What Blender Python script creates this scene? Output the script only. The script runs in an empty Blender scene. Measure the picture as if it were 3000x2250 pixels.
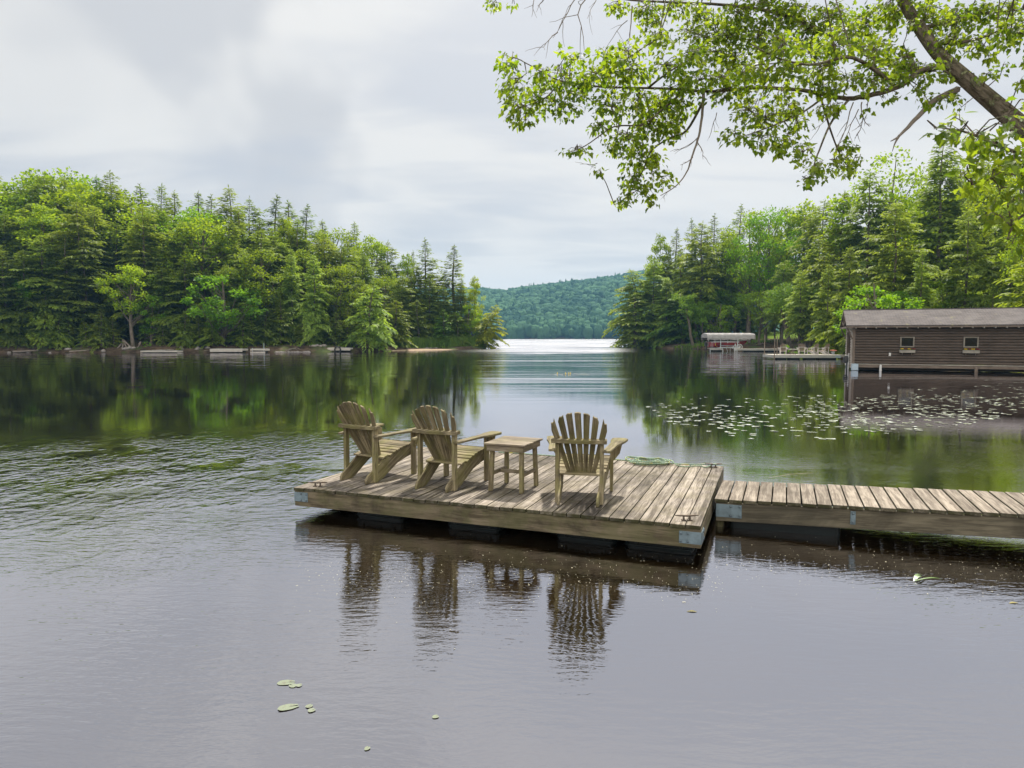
import bpy, math, random
import numpy as np
from mathutils import Vector, Matrix, noise as mnoise

random.seed(7); rng = np.random.default_rng(7)
scene = bpy.context.scene
COL = scene.collection
rad = math.radians
CAMH, FPX = 2.1, 2000.0
PITCH = math.atan((1125 - 987) / FPX)

# ------------------------------------------------------------ photo geometry helpers
def ray(u, v):
    a = (u - 1500) / FPX; b = (1125 - v) / FPX
    return Vector((a, math.cos(PITCH) + b * math.sin(PITCH), -math.sin(PITCH) + b * math.cos(PITCH)))
def on_level(u, v, z=0.0):
    d = ray(u, v); t = (z - CAMH) / d.z
    return Vector((0, 0, CAMH)) + d * t
def at_depth(u, v, Y):
    d = ray(u, v); return Vector((0, 0, CAMH)) + d * (Y / d.y)

# ------------------------------------------------------------ mesh builder
class MB:
    def __init__(s):
        s.v = []; s.f = []; s.g = []; s.m = []
    def add(s, vs, fs, gc=None, mi=0):
        o = len(s.v)
        s.v += [tuple(p) for p in vs]
        s.f += [tuple(i + o for i in f) for f in fs]
        s.m += [mi] * len(fs)
        s.g += list(gc) if gc is not None else [(p[0], p[1], p[2]) for p in vs]
    def box(s, c, size, R=None, grain=0, mi=0, taper=None):
        hx, hy, hz = (q / 2 for q in size)
        c = Vector(c); L = []
        for z in (-hz, hz):
            for y in (-hy, hy):
                for x in (-hx, hx):
                    k = taper if (taper and z > 0) else 1
                    L.append(Vector((x * k, y * k, z)))
        o = random.random() * 40
        ax = [grain, (grain + 1) % 3, (grain + 2) % 3]
        gc = [(p[ax[0]] + o, p[ax[1]] + o * .7, p[ax[2]] + o * .3) for p in L]
        W = [(R @ p if R is not None else p) + c for p in L]
        s.add(W, [(0, 2, 3, 1), (4, 5, 7, 6), (0, 1, 5, 4), (2, 6, 7, 3), (0, 4, 6, 2), (1, 3, 7, 5)], gc, mi)
    def beam(s, p0, p1, w, h, up=(0, 0, 1), mi=0):
        p0 = Vector(p0); p1 = Vector(p1); x = (p1 - p0); l = x.length; x.normalize()
        upv = Vector(up)
        y = upv.cross(x)
        if y.length < 1e-4: y = Vector((0, 1, 0)).cross(x)
        y.normalize(); z = x.cross(y)
        s.box((p0 + p1) / 2, (l, w, h), Matrix((x, y, z)).transposed(), 0, mi)
    def tube(s, pts, r, n=8, mi=0, cap=True):
        pts = [Vector(p) for p in pts]
        if not hasattr(r, '__len__'): r = [r] * len(pts)
        vs = []; gc = []; fs = []; o = random.random() * 40; l = 0
        t0 = (pts[1] - pts[0]).normalized()
        a = Vector((0, 0, 1)).cross(t0)
        if a.length < .1: a = Vector((1, 0, 0)).cross(t0)
        a.normalize()
        for i, p in enumerate(pts):
            t = (pts[min(i + 1, len(pts) - 1)] - pts[max(i - 1, 0)])
            t = t.normalized() if t.length > 1e-9 else t0
            a = (a - t * a.dot(t))
            a = a.normalized() if a.length > 1e-6 else t.orthogonal().normalized()
            b = t.cross(a)
            if i: l += (p - pts[i - 1]).length
            for k in range(n):
                q = 2 * math.pi * k / n
                vs.append(p + (a * math.cos(q) + b * math.sin(q)) * r[i])
                gc.append((l + o, math.cos(q) * r[i] + o, math.sin(q) * r[i]))
        for i in range(len(pts) - 1):
            for k in range(n):
                k2 = (k + 1) % n
                fs.append((i * n + k, i * n + k2, (i + 1) * n + k2, (i + 1) * n + k))
        if cap:
            fs.append(tuple(range(n - 1, -1, -1))); fs.append(tuple((len(pts) - 1) * n + k for k in range(n)))
        s.add(vs, fs, gc, mi)
    def prism(s, poly, t, M=None, gaxis=0, mi=0):
        n = len(poly); M = M or Matrix(); o = random.random() * 40
        L = [Vector((x, y, -t / 2)) for x, y in poly] + [Vector((x, y, t / 2)) for x, y in poly]
        gc = [((p[gaxis]) + o, p[1 - gaxis] + o * .6, p[2]) for p in L]
        fs = [tuple(range(n - 1, -1, -1)), tuple(range(n, 2 * n))]
        fs += [(i, (i + 1) % n, n + (i + 1) % n, n + i) for i in range(n)]
        s.add([M @ p for p in L], fs, gc, mi)
    def lathe(s, prof, n=20, M=None, mi=0):
        M = M or Matrix(); vs = []; fs = []
        for r, z in prof:
            for k in range(n):
                q = 2 * math.pi * k / n
                vs.append(M @ Vector((r * math.cos(q), r * math.sin(q), z)))
        for i in range(len(prof) - 1):
            for k in range(n):
                k2 = (k + 1) % n
                fs.append((i * n + k, i * n + k2, (i + 1) * n + k2, (i + 1) * n + k))
        fs.append(tuple(range(n - 1, -1, -1))); fs.append(tuple((len(prof) - 1) * n + k for k in range(n)))
        s.add(vs, fs, None, mi)
    def mesh(s, name, mats):
        me = bpy.data.meshes.new(name)
        me.from_pydata(s.v, [], s.f); me.update()
        if not isinstance(mats, (list, tuple)): mats = [mats]
        for m in mats: me.materials.append(m)
        if len(mats) > 1: me.polygons.foreach_set('material_index', s.m)
        at = me.attributes.new('gc', 'FLOAT_VECTOR', 'POINT')
        at.data.foreach_set('vector', np.array(s.g, dtype=np.float32).ravel())
        return me
    def build(s, name, mats, parent=None, bevel=0, smooth=False, segs=1):
        me = s.mesh(name, mats)
        if smooth: me.polygons.foreach_set('use_smooth', [True] * len(me.polygons))
        ob = bpy.data.objects.new(name, me); COL.objects.link(ob)
        if parent: ob.parent = parent
        if bevel:
            b = ob.modifiers.new('edge', 'BEVEL'); b.width = bevel; b.segments = segs
            b.limit_method = 'ANGLE'; b.angle_limit = rad(40)
        return ob

def np_mesh(name, verts, faces_flat, nper, mat, smooth=False):
    """verts (N,3), faces (M,nper) as numpy arrays."""
    me = bpy.data.meshes.new(name)
    M = len(faces_flat)
    me.vertices.add(len(verts)); me.vertices.foreach_set('co', np.asarray(verts, np.float32).ravel())
    me.loops.add(M * nper); me.loops.foreach_set('vertex_index', np.asarray(faces_flat, np.int32).ravel())
    me.polygons.add(M)
    me.polygons.foreach_set('loop_start', np.arange(0, M * nper, nper, dtype=np.int32))
    me.polygons.foreach_set('loop_total', np.full(M, nper, dtype=np.int32))
    if smooth: me.polygons.foreach_set('use_smooth', np.ones(M, dtype=bool))
    me.update(calc_edges=True); me.validate()
    me.materials.append(mat)
    return me
def link(name, me, parent=None):
    o = bpy.data.objects.new(name, me); COL.objects.link(o)
    if parent: o.parent = parent
    return o
def tag(o, label=None, cat=None, group=None, kind=None):
    if label: o['label'] = label
    if cat: o['category'] = cat
    if group: o['group'] = group
    if kind: o['kind'] = kind
    return o
def thing(name, label, cat, loc=(0, 0, 0), rotz=0, group=None):
    o = bpy.data.objects.new(name, None); COL.objects.link(o)
    o.location = loc; o.rotation_euler = (0, 0, rotz); o.empty_display_size = .2
    return tag(o, label, cat, group)
def dup(root, loc, rotz, label=None, group=None, scale=None):
    r = root.copy(); COL.objects.link(r); r.location = loc; r.rotation_euler = (0, 0, rotz)
    if scale: r.scale = scale
    if label: r['label'] = label
    if group: r['group'] = group
    for ch in list(root.children):
        c = ch.copy(); COL.objects.link(c); c.parent = r
        for g in ch.children:
            d = g.copy(); COL.objects.link(d); d.parent = c
    return r

# ------------------------------------------------------------ node helpers
class NT:
    def __init__(s, tree): s.t = tree; s.n = tree.nodes; s.l = tree.links
    def new(s, typ, ins=None, **props):
        nd = s.n.new(typ)
        for k, v in props.items(): setattr(nd, k, v)
        for k, v in (ins or {}).items(): s.set(nd, k, v)
        return nd
    def set(s, nd, k, v):
        sock = nd.inputs[k]
        if isinstance(v, bpy.types.NodeSocket): s.l.new(v, sock)
        elif isinstance(v, bpy.types.Node): s.l.new(v.outputs[0], sock)
        else: sock.default_value = v
    def math(s, op, a, b=0.0, c=0.0, clamp=False):
        return s.new('ShaderNodeMath', {0: a, 1: b, 2: c}, operation=op, use_clamp=clamp).outputs[0]
    def mix(s, fac, a, b, blend='MIX'):
        nd = s.new('ShaderNodeMix', data_type='RGBA', blend_type=blend)
        s.set(nd, 0, fac); s.set(nd, 6, a); s.set(nd, 7, b)
        return nd.outputs[2]
    def noise(s, vec, scale, detail=3, rough=.55, dist=0, out=0):
        nd = s.new('ShaderNodeTexNoise', {'Scale': scale, 'Detail': detail, 'Roughness': rough, 'Distortion': dist})
        s.set(nd, 'Vector', vec); return nd.outputs[out]
    def map(s, vec, scale=(1, 1, 1), loc=(0, 0, 0), rot=(0, 0, 0)):
        nd = s.new('ShaderNodeMapping', {'Scale': scale, 'Location': loc, 'Rotation': rot})
        s.set(nd, 'Vector', vec); return nd.outputs[0]
    def ss(s, x, a, b):          # smoothstep a..b -> 0..1
        nd = s.new('ShaderNodeMapRange', {'From Min': a, 'From Max': b, 'To Min': 0.0, 'To Max': 1.0}, interpolation_type='SMOOTHSTEP')
        s.set(nd, 'Value', x); return nd.outputs[0]
    def lin(s, x, a, b, c, d):
        nd = s.new('ShaderNodeMapRange', {'From Min': a, 'From Max': b, 'To Min': c, 'To Max': d})
        s.set(nd, 'Value', x); return nd.outputs[0]
def c4(c): return (c[0], c[1], c[2], 1.0)
def newmat(name):
    m = bpy.data.materials.new(name); m.use_nodes = True
    t = NT(m.node_tree); t.n.clear()
    return m, t
def out(t, sh): t.l.new(sh if isinstance(sh, bpy.types.NodeSocket) else sh.outputs[0], t.new('ShaderNodeOutputMaterial').inputs[0])

def wood(name, light, dark, stain=(.05, .045, .035), stain_amt=.6, stain_scale=.9, algae=None, algae_amt=0, rough=.85, grain=1.0, bump=.25, var=.3, endmoss=False):
    m, t = newmat(name)
    gc = t.new('ShaderNodeAttribute', attribute_name='gc').outputs['Vector']
    geo = t.new('ShaderNodeNewGeometry'); pos = geo.outputs['Position']; isl = geo.outputs['Random Per Island']
    g1 = t.noise(t.map(gc, (1.6, 26 * grain, 26 * grain)), 1.0, 5, .6, .6)
    g2 = t.noise(t.map(gc, (6, 150 * grain, 150 * grain)), 1.0, 3, .6)
    k = t.math('ADD', t.math('MULTIPLY', g1, .65), t.math('MULTIPLY', g2, .35))
    f = t.ss(k, .39, .62)
    col = t.mix(f, c4(dark), c4(light))
    b1 = t.ss(t.noise(pos, stain_scale, 5, .65, .4), .45, .68)
    b2 = t.ss(t.noise(t.map(gc, (1.2, 7, 7)), 1.0, 4, .65), .5, .72)
    b = t.math('MULTIPLY', t.math('MAXIMUM', b1, t.math('MULTIPLY', b2, .8)), stain_amt)
    col = t.mix(b, col, c4(stain))
    if algae:
        a = t.math('MULTIPLY', t.ss(t.noise(pos, 4.5, 4, .6), .42, .62), algae_amt)
        col = t.mix(a, col, c4(algae))
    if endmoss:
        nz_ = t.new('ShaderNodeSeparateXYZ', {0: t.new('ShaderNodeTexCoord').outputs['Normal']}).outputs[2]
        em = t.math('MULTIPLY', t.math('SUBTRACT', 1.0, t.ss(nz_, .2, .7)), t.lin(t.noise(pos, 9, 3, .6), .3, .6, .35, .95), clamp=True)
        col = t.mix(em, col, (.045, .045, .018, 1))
    # knots
    vo = t.new('ShaderNodeTexVoronoi', {'Scale': 1.0, 'Randomness': 1.0}); t.set(vo, 'Vector', t.map(gc, (1.7, 9, 9)))
    kn = t.math('SUBTRACT', 1.0, t.ss(vo.outputs['Distance'], .03, .13))
    col = t.mix(t.math('MULTIPLY', kn, .7), col, c4([q * .45 for q in dark]))
    br = t.lin(isl, 0, 1, 1 - var, 1 + var)
    hsv = t.new('ShaderNodeHueSaturation', {'Color': col, 'Value': br, 'Saturation': 1.0, 'Hue': .5})
    p = t.new('ShaderNodeBsdfPrincipled', {'Roughness': rough, 'Specular IOR Level': .25})
    t.set(p, 'Base Color', hsv)
    bp = t.new('ShaderNodeBump', {'Strength': bump, 'Distance': .004}); t.set(bp, 'Height', k); t.set(p, 'Normal', bp)
    out(t, p); return m
def simple(name, col, rough=.6, metal=0, noise_amt=.25, nscale=6, spec=.4, bump=0, col2=None):
    m, t = newmat(name)
    pos = t.new('ShaderNodeTexCoord').outputs['Object']
    n = t.noise(pos, nscale, 5, .6)
    c2 = col2 or [q * (1 - noise_amt) for q in col]
    c = t.mix(t.ss(n, .3, .7), c4(c2), c4(col))
    p = t.new('ShaderNodeBsdfPrincipled', {'Roughness': rough, 'Metallic': metal, 'Specular IOR Level': spec})
    t.set(p, 'Base Color', c)
    if bump:
        bp = t.new('ShaderNodeBump', {'Strength': bump, 'Distance': .01}); t.set(bp, 'Height', t.noise(pos, nscale * 6, 4, .6)); t.set(p, 'Normal', bp)
    out(t, p); return m
def foliage(name, a, b, trans=(.25, .32, .05), tfac=.35, nscale=.45, spec=.25, rough=.55, tint=True):
    m, t = newmat(name)
    oi = t.new('ShaderNodeObjectInfo'); geo = t.new('ShaderNodeNewGeometry')
    pos = geo.outputs['Position']
    n = t.noise(pos, nscale, 3, .6)
    n = t.math('ADD', n, t.lin(geo.outputs['Random Per Island'], 0, 1, -.16, .16))
    f = t.ss(n, .32, .68)
    col = t.mix(f, c4(a), c4(b)); tc = t.mix(f, c4([q * .75 for q in trans]), c4(trans))
    if tint:
        col = t.mix(1.0, col, oi.outputs['Color'], 'MULTIPLY'); tc = t.mix(1.0, tc, oi.outputs['Color'], 'MULTIPLY')
    p = t.new('ShaderNodeBsdfPrincipled', {'Roughness': rough, 'Specular IOR Level': spec}); t.set(p, 'Base Color', col)
    tr = t.new('ShaderNodeBsdfTranslucent'); t.set(tr, 'Color', tc)
    mx = t.new('ShaderNodeMixShader', {0: tfac}); t.l.new(p.outputs[0], mx.inputs[1]); t.l.new(tr.outputs[0], mx.inputs[2])
    out(t, mx); return m
# ------------------------------------------------------------ camera, sun, sky, render settings
cam = bpy.data.cameras.new('camera'); camo = bpy.data.objects.new('camera', cam); COL.objects.link(camo)
cam.sensor_width = 36; cam.lens = 36 * FPX / 3000; cam.clip_end = 6000; cam.clip_start = .05
camo.location = (0, 0, CAMH); camo.rotation_euler = (math.pi / 2 - PITCH, 0, 0); scene.camera = camo

SUN_AZ, SUN_EL = rad(14), rad(58)       # azimuth clockwise from +Y (straight ahead)
sv = Vector((math.sin(SUN_AZ) * math.cos(SUN_EL), math.cos(SUN_AZ) * math.cos(SUN_EL), math.sin(SUN_EL)))
sl = bpy.data.lights.new('sun', 'SUN'); sl.energy = 4.8; sl.angle = rad(2.5); sl.color = (1, .94, .83)
so = bpy.data.objects.new('sun', sl); COL.objects.link(so); so.rotation_euler = sv.to_track_quat('Z', 'Y').to_euler()

w = bpy.data.worlds.new('World'); scene.world = w; w.use_nodes = True
t = NT(w.node_tree); t.n.clear()
sky = t.new('ShaderNodeTexSky', sky_type='NISHITA', sun_disc=False, sun_elevation=SUN_EL, sun_rotation=SUN_AZ, air_density=1.0, dust_density=1.5, ozone_density=1.0)
d = t.new('ShaderNodeTexCoord').outputs['Generated']
sx = t.new('ShaderNodeSeparateXYZ', {0: d})
den = t.math('ADD', t.math('MAXIMUM', sx.outputs[2], 0.0), .16)
px = t.math('DIVIDE', sx.outputs[0], den); py = t.math('DIVIDE', sx.outputs[1], den)
pv = t.new('ShaderNodeCombineXYZ', {0: px, 1: py, 2: 0.0}).outputs[0]
n1 = t.noise(t.map(pv, (.8, 1.2, 1), (3.1, 1.7, 0), (0, 0, .5)), 1.0, 4, .45, .6)
n2 = t.noise(t.map(pv, (1.6, 4.2, 1), (8.1, 2.2, 0), (0, 0, -.35)), 1.0, 4, .5, .7)
cl = t.math('ADD', t.math('MULTIPLY', n1, .72), t.math('MULTIPLY', n2, .28))
thin = t.ss(cl, .37, .58)
cc = t.mix(thin, (4.95, 4.98, 5.1, 1), (6.35, 6.27, 6.1, 1))
# brighter veil round the sun
dt = t.new('ShaderNodeVectorMath', operation='DOT_PRODUCT'); t.set(dt, 0, d); dt.inputs[1].default_value = sv
glow = t.math('POWER', t.math('MAXIMUM', dt.outputs['Value'], 0.0), 5.0)
cc = t.mix(t.math('MULTIPLY', glow, .6), cc, (9.8, 9.6, 9.3, 1))
for (bu, bv, sz, amt) in ((880, 300, .992, .40), (790, -40, .985, .40), (250, 240, .975, .12), (560, 470, .985, .12)):
    bd_ = ray(bu, bv).normalized(); wv_ = t.new('ShaderNodeVectorMath', operation='ADD'); t.set(wv_, 0, d)
    wn = t.new('ShaderNodeVectorMath', operation='MULTIPLY_ADD'); t.set(wn, 0, t.noise(d, 3.5, 3, .5, 0, 1)); wn.inputs[1].default_value = (.22, .22, .22); wn.inputs[2].default_value = (-.11, -.11, -.11); t.set(wv_, 1, wn)
    dd_ = t.new('ShaderNodeVectorMath', operation='DOT_PRODUCT'); t.set(dd_, 0, wv_); dd_.inputs[1].default_value = bd_
    cc = t.mix(t.math('MULTIPLY', t.ss(dd_.outputs['Value'], sz - .012, 1.0), amt), cc, (4.5, 4.6, 4.85, 1))
# added brightness in the unseen sky behind the viewer, fills faces turned this way
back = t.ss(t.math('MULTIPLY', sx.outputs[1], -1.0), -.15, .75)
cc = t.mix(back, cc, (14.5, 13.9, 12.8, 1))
cov = t.lin(thin, 0, 1, .88, .98)
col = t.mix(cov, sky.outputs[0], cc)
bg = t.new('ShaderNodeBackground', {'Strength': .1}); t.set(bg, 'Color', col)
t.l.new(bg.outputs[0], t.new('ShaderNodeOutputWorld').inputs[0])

scene.render.engine = 'CYCLES'
cy = scene.cycles
cy.use_denoising = True
try: cy.denoiser = 'OPENIMAGEDENOISE'; cy.denoising_input_passes = 'RGB_ALBEDO_NORMAL'
except Exception: pass
cy.max_bounces = 7; cy.diffuse_bounces = 3; cy.glossy_bounces = 4; cy.transmission_bounces = 4; cy.volume_bounces = 0; cy.transparent_max_bounces = 6
cy.caustics_reflective = False; cy.caustics_refractive = False; cy.sample_clamp_indirect = 4
vs = scene.view_settings; vs.view_transform = 'Standard'; vs.look = 'None'; vs.gamma = 1.0; vs.exposure = 0.38; vs.use_curve_mapping = False
# ------------------------------------------------------------ land, lake, hill
LEFT = [(-330, 60), (-140, 78), (-90, 86), (-68, 91), (-52, 92), (-40, 93), (-26, 95), (-22, 99), (-17.5, 104), (-12.5, 109), (-8, 112), (-5.0, 116), (-4.6, 121), (-10, 128), (-28, 150), (-60, 200), (-120, 300), (-330, 420)]
RIGHT = [(25.4, 141), (26.2, 132), (27.5, 122), (33, 118), (40, 113), (43, 104), (42, 92), (36.5, 82), (33, 72), (33.2, 60), (36, 52), (37, 44), (34, 32), (26, 20), (14, 11), (8.8, 7.4), (7.2, 4), (4.5, 1.6), (0, .9), (-20, 1.2), (-60, 8), (-140, 10), (-300, 0), (-300, -58), (300, -58), (400, 60), (400, 300), (200, 330), (90, 250), (45, 190), (30, 158)]
def seg_sd(poly, X, Y):
    P = np.array(poly, float); Q = np.roll(P, -1, 0)
    best = np.full(X.shape, 1e9); inside = np.zeros(X.shape, bool)
    for (ax, ay), (bx, by) in zip(P, Q):
        dx, dy = bx - ax, by - ay
        tt = np.clip(((X - ax) * dx + (Y - ay) * dy) / (dx * dx + dy * dy), 0, 1)
        best = np.minimum(best, np.hypot(X - ax - tt * dx, Y - ay - tt * dy))
        c = ((ay > Y) != (by > Y))
        with np.errstate(divide='ignore', invalid='ignore'):
            xi = (bx - ax) * (Y - ay) / (by - ay + 1e-12) + ax
        inside ^= c & (X < xi)
    return np.where(inside, best, -best)
def wob(X, Y, s, ph=0):
    return (np.sin(X * s + ph) * np.cos(Y * s * 1.3 + ph * 2) + .5 * np.sin(X * s * 2.3 + Y * s * 1.9 + ph))
def height(X, Y):
    X = np.asarray(X, float); Y = np.asarray(Y, float)
    w1 = wob(X, Y, .9, 1) * .35
    dl = seg_sd(LEFT, X, Y) + w1; dr = seg_sd(RIGHT, X, Y) + w1 * np.clip(Y / 60, 0, 1)
    def prof(d, slope, top, bank):
        z = np.where(d < 0, np.maximum(-1.8, .45 * d), bank * (1 - np.exp(-np.maximum(d, 0) / .8)) + np.maximum(d - 1.0, 0) * slope)
        return np.minimum(z, top)
    beach = np.exp(-(((X + 13) / 7) ** 2 + ((Y - 110) / 7) ** 2))
    zl = prof(dl, .10, 8.5, .75) * (1 - .72 * beach) - np.where(dl > 0, 0, 0)
    zr = prof(dr, .085, 8.0, .65)
    z = np.maximum(zl, zr)
    z = np.where(z > .1, z + wob(X, Y, .35, 2) * .18 * np.clip(z / 2, 0, 1), z)
    return z
RIDGE_U = [(-2500, 835), (0, 835), (900, 835), (1250, 852), (1400, 853), (1480, 861), (1560, 850), (1680, 833), (1780, 820), (1860, 808), (2000, 795), (2300, 790), (3000, 800), (5500, 830)]
def ridge_z(u):
    v = np.interp(u, [a for a, b in RIDGE_U], [b for a, b in RIDGE_U])
    return (987 - v) / FPX * 1150 + 2.0
def hill_h(X, Y):
    u = 1500 + FPX * X / np.maximum(Y, 1)
    k = np.clip((Y - 652) / 498, 0, 1); k2 = np.sin(k * math.pi / 2) ** .92
    z = (ridge_z(u) - 10) * k2 * (Y < 1e9)
    back = np.clip((Y - 1150) / 350, 0, 1); z = z * (1 - .6 * back)
    return z - 2.0 * (Y < 655) + wob(X, Y, .013, 1) * 3 * k
def grid(xs, ys, fn, name, mat):
    X, Y = np.meshgrid(xs, ys); Z = fn(X, Y)
    V = np.stack([X, Y, Z], -1).reshape(-1, 3); nx = len(xs); ny = len(ys)
    i = np.arange(ny - 1)[:, None] * nx + np.arange(nx - 1)[None]
    F = np.stack([i, i + 1, i + nx + 1, i + nx], -1).reshape(-1, 4)
    return np_mesh(name, V, F, 4, mat, True)

# ground: leaf litter, moss, bright lawn among the trees of the right bank
mG, t = newmat('forest_floor')
geo = t.new('ShaderNodeNewGeometry'); pos = geo.outputs['Position']
sx = t.new('ShaderNodeSeparateXYZ', {0: pos})
lit = t.mix(t.ss(t.noise(pos, 1.3, 6, .65), .35, .65), (.035, .024, .016, 1), (.11, .078, .052, 1))
moss = t.ss(t.noise(pos, .28, 5, .6), .50, .62)
col = t.mix(t.math('MULTIPLY', moss, .75), lit, (.055, .085, .022, 1))
# lawn clearing beyond the shoreline trunks
lx = t.math('MULTIPLY', t.math('SUBTRACT', sx.outputs[0], 52), 1 / 14.0); ly = t.math('MULTIPLY', t.math('SUBTRACT', sx.outputs[1], 133), 1 / 9.0)
ld = t.math('ADD', t.math('MULTIPLY', lx, lx), t.math('MULTIPLY', ly, ly))
lawn = t.math('SUBTRACT', 1.0, t.ss(t.math('ADD', ld, t.math('MULTIPLY', t.noise(pos, .3, 3), .5)), .9, 1.4))
col = t.mix(lawn, col, (.13, .20, .022, 1))
# sandy beach on the left point
bx = t.math('MULTIPLY', t.math('ADD', sx.outputs[0], 14.5), 1 / 5.5); bz = t.math('MULTIPLY', t.math('SUBTRACT', sx.outputs[2], .02), 1 / .16)
by = t.math('MULTIPLY', t.math('SUBTRACT', sx.outputs[1], 108), 1 / 6.0)
bd = t.math('ADD', t.math('ADD', t.math('MULTIPLY', bx, bx), t.math('MULTIPLY', by, by)), t.math('MULTIPLY', bz, bz))
col = t.mix(t.math('SUBTRACT', 1.0, t.ss(bd, .8, 1.3)), col, (.36, .27, .19, 1))
wet = t.math('SUBTRACT', 1.0, t.ss(sx.outputs[2], -.4, .02))
col = t.mix(wet, col, (.03, .022, .012, 1))
p = t.new('ShaderNodeBsdfPrincipled', {'Roughness': .95, 'Specular IOR Level': .1}); t.set(p, 'Base Color', col)
bp = t.new('ShaderNodeBump', {'Strength': .8, 'Distance': .12}); t.set(bp, 'Height', t.noise(pos, 3.0, 6, .65)); t.set(p, 'Normal', bp)
out(t, p)
def axis(parts):
    a = []
    for s0, s1, st in parts: a += list(np.arange(s0, s1, st))
    return np.array(a + [parts[-1][1]])
def ground_h(X, Y):
    z = height(X, Y)
    far = hill_h(X, Y)
    return np.where(Y > 600, np.where(Y > 652, far - .3, -1.8), z)
xs = axis([(-1400, -340, 60), (-340, -110, 12), (-110, -60, 2.5), (-60, 64, 1.0), (64, 120, 3), (120, 400, 14), (400, 1400, 50)])
ys = axis([(-56, -4, 6), (-4, 150, 1.0), (150, 240, 3), (240, 460, 11), (460, 640, 45), (640, 660, 5), (660, 1500, 35)])
gme = grid(xs, ys, ground_h, 'ground', mG)
tag(link('ground', gme), kind='structure')

# hill across the lake and its woods
mF, t = newmat('haze_tinted_canopy')
geo = t.new('ShaderNodeNewGeometry'); pos = geo.outputs['Position']
n = t.math('ADD', t.noise(pos, .012, 3, .6), t.lin(geo.outputs['Random Per Island'], 0, 1, -.25, .25))
col = t.mix(t.ss(n, .3, .75), (.018, .060, .036, 1), (.072, .155, .075, 1))  # part of the haze's blue is put into the canopy colour
p = t.new('ShaderNodeBsdfPrincipled', {'Roughness': .9, 'Specular IOR Level': .1}); t.set(p, 'Base Color', col)
bp = t.new('ShaderNodeBump', {'Strength': 1.0, 'Distance': .9}); t.set(bp, 'Height', t.noise(pos, .9, 4, .7)); t.set(p, 'Normal', bp)
out(t, p)
hx = axis([(-1380, -300, 60), (-300, 600, 15), (600, 1380, 60)]); hy = axis([(653, 1160, 12), (1160, 1480, 40)])
tag(link('hill', grid(hx, hy, hill_h, 'hill', mF)), kind='structure')
import bmesh
def ico(sub):
    bm = bmesh.new(); bmesh.ops.create_icosphere(bm, subdivisions=sub, radius=1)
    V = np.array([v.co[:] for v in bm.verts]); F = np.array([[v.index for v in f.verts] for f in bm.faces]); bm.free()
    return V, F
IV, IF = ico(3)
doms = []
for k in range(7):
    o = Vector((k * 9.1, 3, 5)); R = np.array([1 + .34 * mnoise.noise(Vector(v) * 1.7 + o) + .26 * mnoise.noise(Vector(v) * 4.3 + o) for v in IV])
    doms.append(IV * R[:, None])
PV = []; PF = []; off = 0
cnt = 0
for _ in range(9000):
    y = 655 + (random.random() ** 1.35) * 520; u = random.uniform(1050, 2250)
    if not (1330 < u < 1920) and random.random() < .45: continue
    x = (u - 1500) / FPX * y
    z = float(hill_h(np.array(x), np.array(y)))
    con = random.random() < (.45 if y < 690 else .07)
    r = random.uniform(3.2, 5.6) * (.62 if con else 1)
    V = doms[random.randrange(7)].copy(); a = random.random() * 6.28
    c, s_ = math.cos(a), math.sin(a); V = V @ np.array([[c, s_, 0], [-s_, c, 0], [0, 0, 1]])
    if con:
        hh = random.uniform(9, 16); tz = (V[:, 2] + 1.2) / 2.4; V[:, :2] *= (1.25 * (1 - tz) + .08)[:, None] * r; V[:, 2] = tz * hh
    else:
        V = V * np.array([r, r, r * random.uniform(.9, 1.25)]); V[:, 2] += random.uniform(2.5, 5.5)
        if y < 675: V[:, 2] *= 1.2
    V += np.array([x, y, z]); PV.append(V); PF.append(IF + off); off += len(V); cnt += 1
fo = link('forest', np_mesh('forest', np.concatenate(PV), np.concatenate(PF), 3, mF, True))
tag(fo, 'blue green hillside woods across the lake', 'forest', kind='stuff')

# lake water
mW, t = newmat('lake_water')
pos = t.new('ShaderNodeNewGeometry').outputs['Position']; sx = t.new('ShaderNodeSeparateXYZ', {0: pos}); X, Y = sx.outputs[0], sx.outputs[1]
warp = t.noise(pos, .5, 2, .5, 0, 1)
wp = t.new('ShaderNodeVectorMath', operation='MULTIPLY_ADD'); t.set(wp, 0, warp); wp.inputs[1].default_value = (.5, .5, 0); t.set(wp, 2, pos); wp = wp.outputs[0]
calm = t.noise(t.map(pos, (.16, .30, 1), (4, 2, 0)), 1.0, 3, .55)           # patches of breeze and calm
near = t.math('SUBTRACT', 1.0, t.ss(Y, 6.0, 16.0))
r1 = t.noise(t.map(wp, (4.5, 14, 1), rot=(0, 0, .16)), 1.0, 3, .6)          # centimetre ripples
r2 = t.noise(t.map(wp, (6.5, 5.5, 1), (2, 9, 0), (0, 0, -.5)), 1.0, 2, .5, .4)  # hand-wide ripples
r3 = t.noise(t.map(pos, (.09, .55, 1), (5, 3, 0), (0, 0, .04)), 1.0, 2, .5)  # long lazy swell
ex = t.math('MULTIPLY', t.math('ADD', X, 7.5), 1 / 7.5); ey = t.math('MULTIPLY', t.math('SUBTRACT', Y, t.math('ADD', 11.8, t.math('MULTIPLY', X, .22))), 1 / 4.4)
ed = t.math('ADD', t.math('MULTIPLY', ex, ex), t.math('MULTIPLY', ey, ey))
fl = t.ss(t.noise(t.map(pos, (.55, .42, 1), (9, 4, 0)), 1.0, 4, .65), .40, .58)
band = t.math('SUBTRACT', 1.0, t.ss(t.math('ADD', ed, t.math('MULTIPLY', calm, 1.2)), .2, 3.4))
band = t.math('MULTIPLY', t.math('MULTIPLY', band, band), t.math('ADD', .10, t.math('MULTIPLY', fl, 1.25)))
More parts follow.
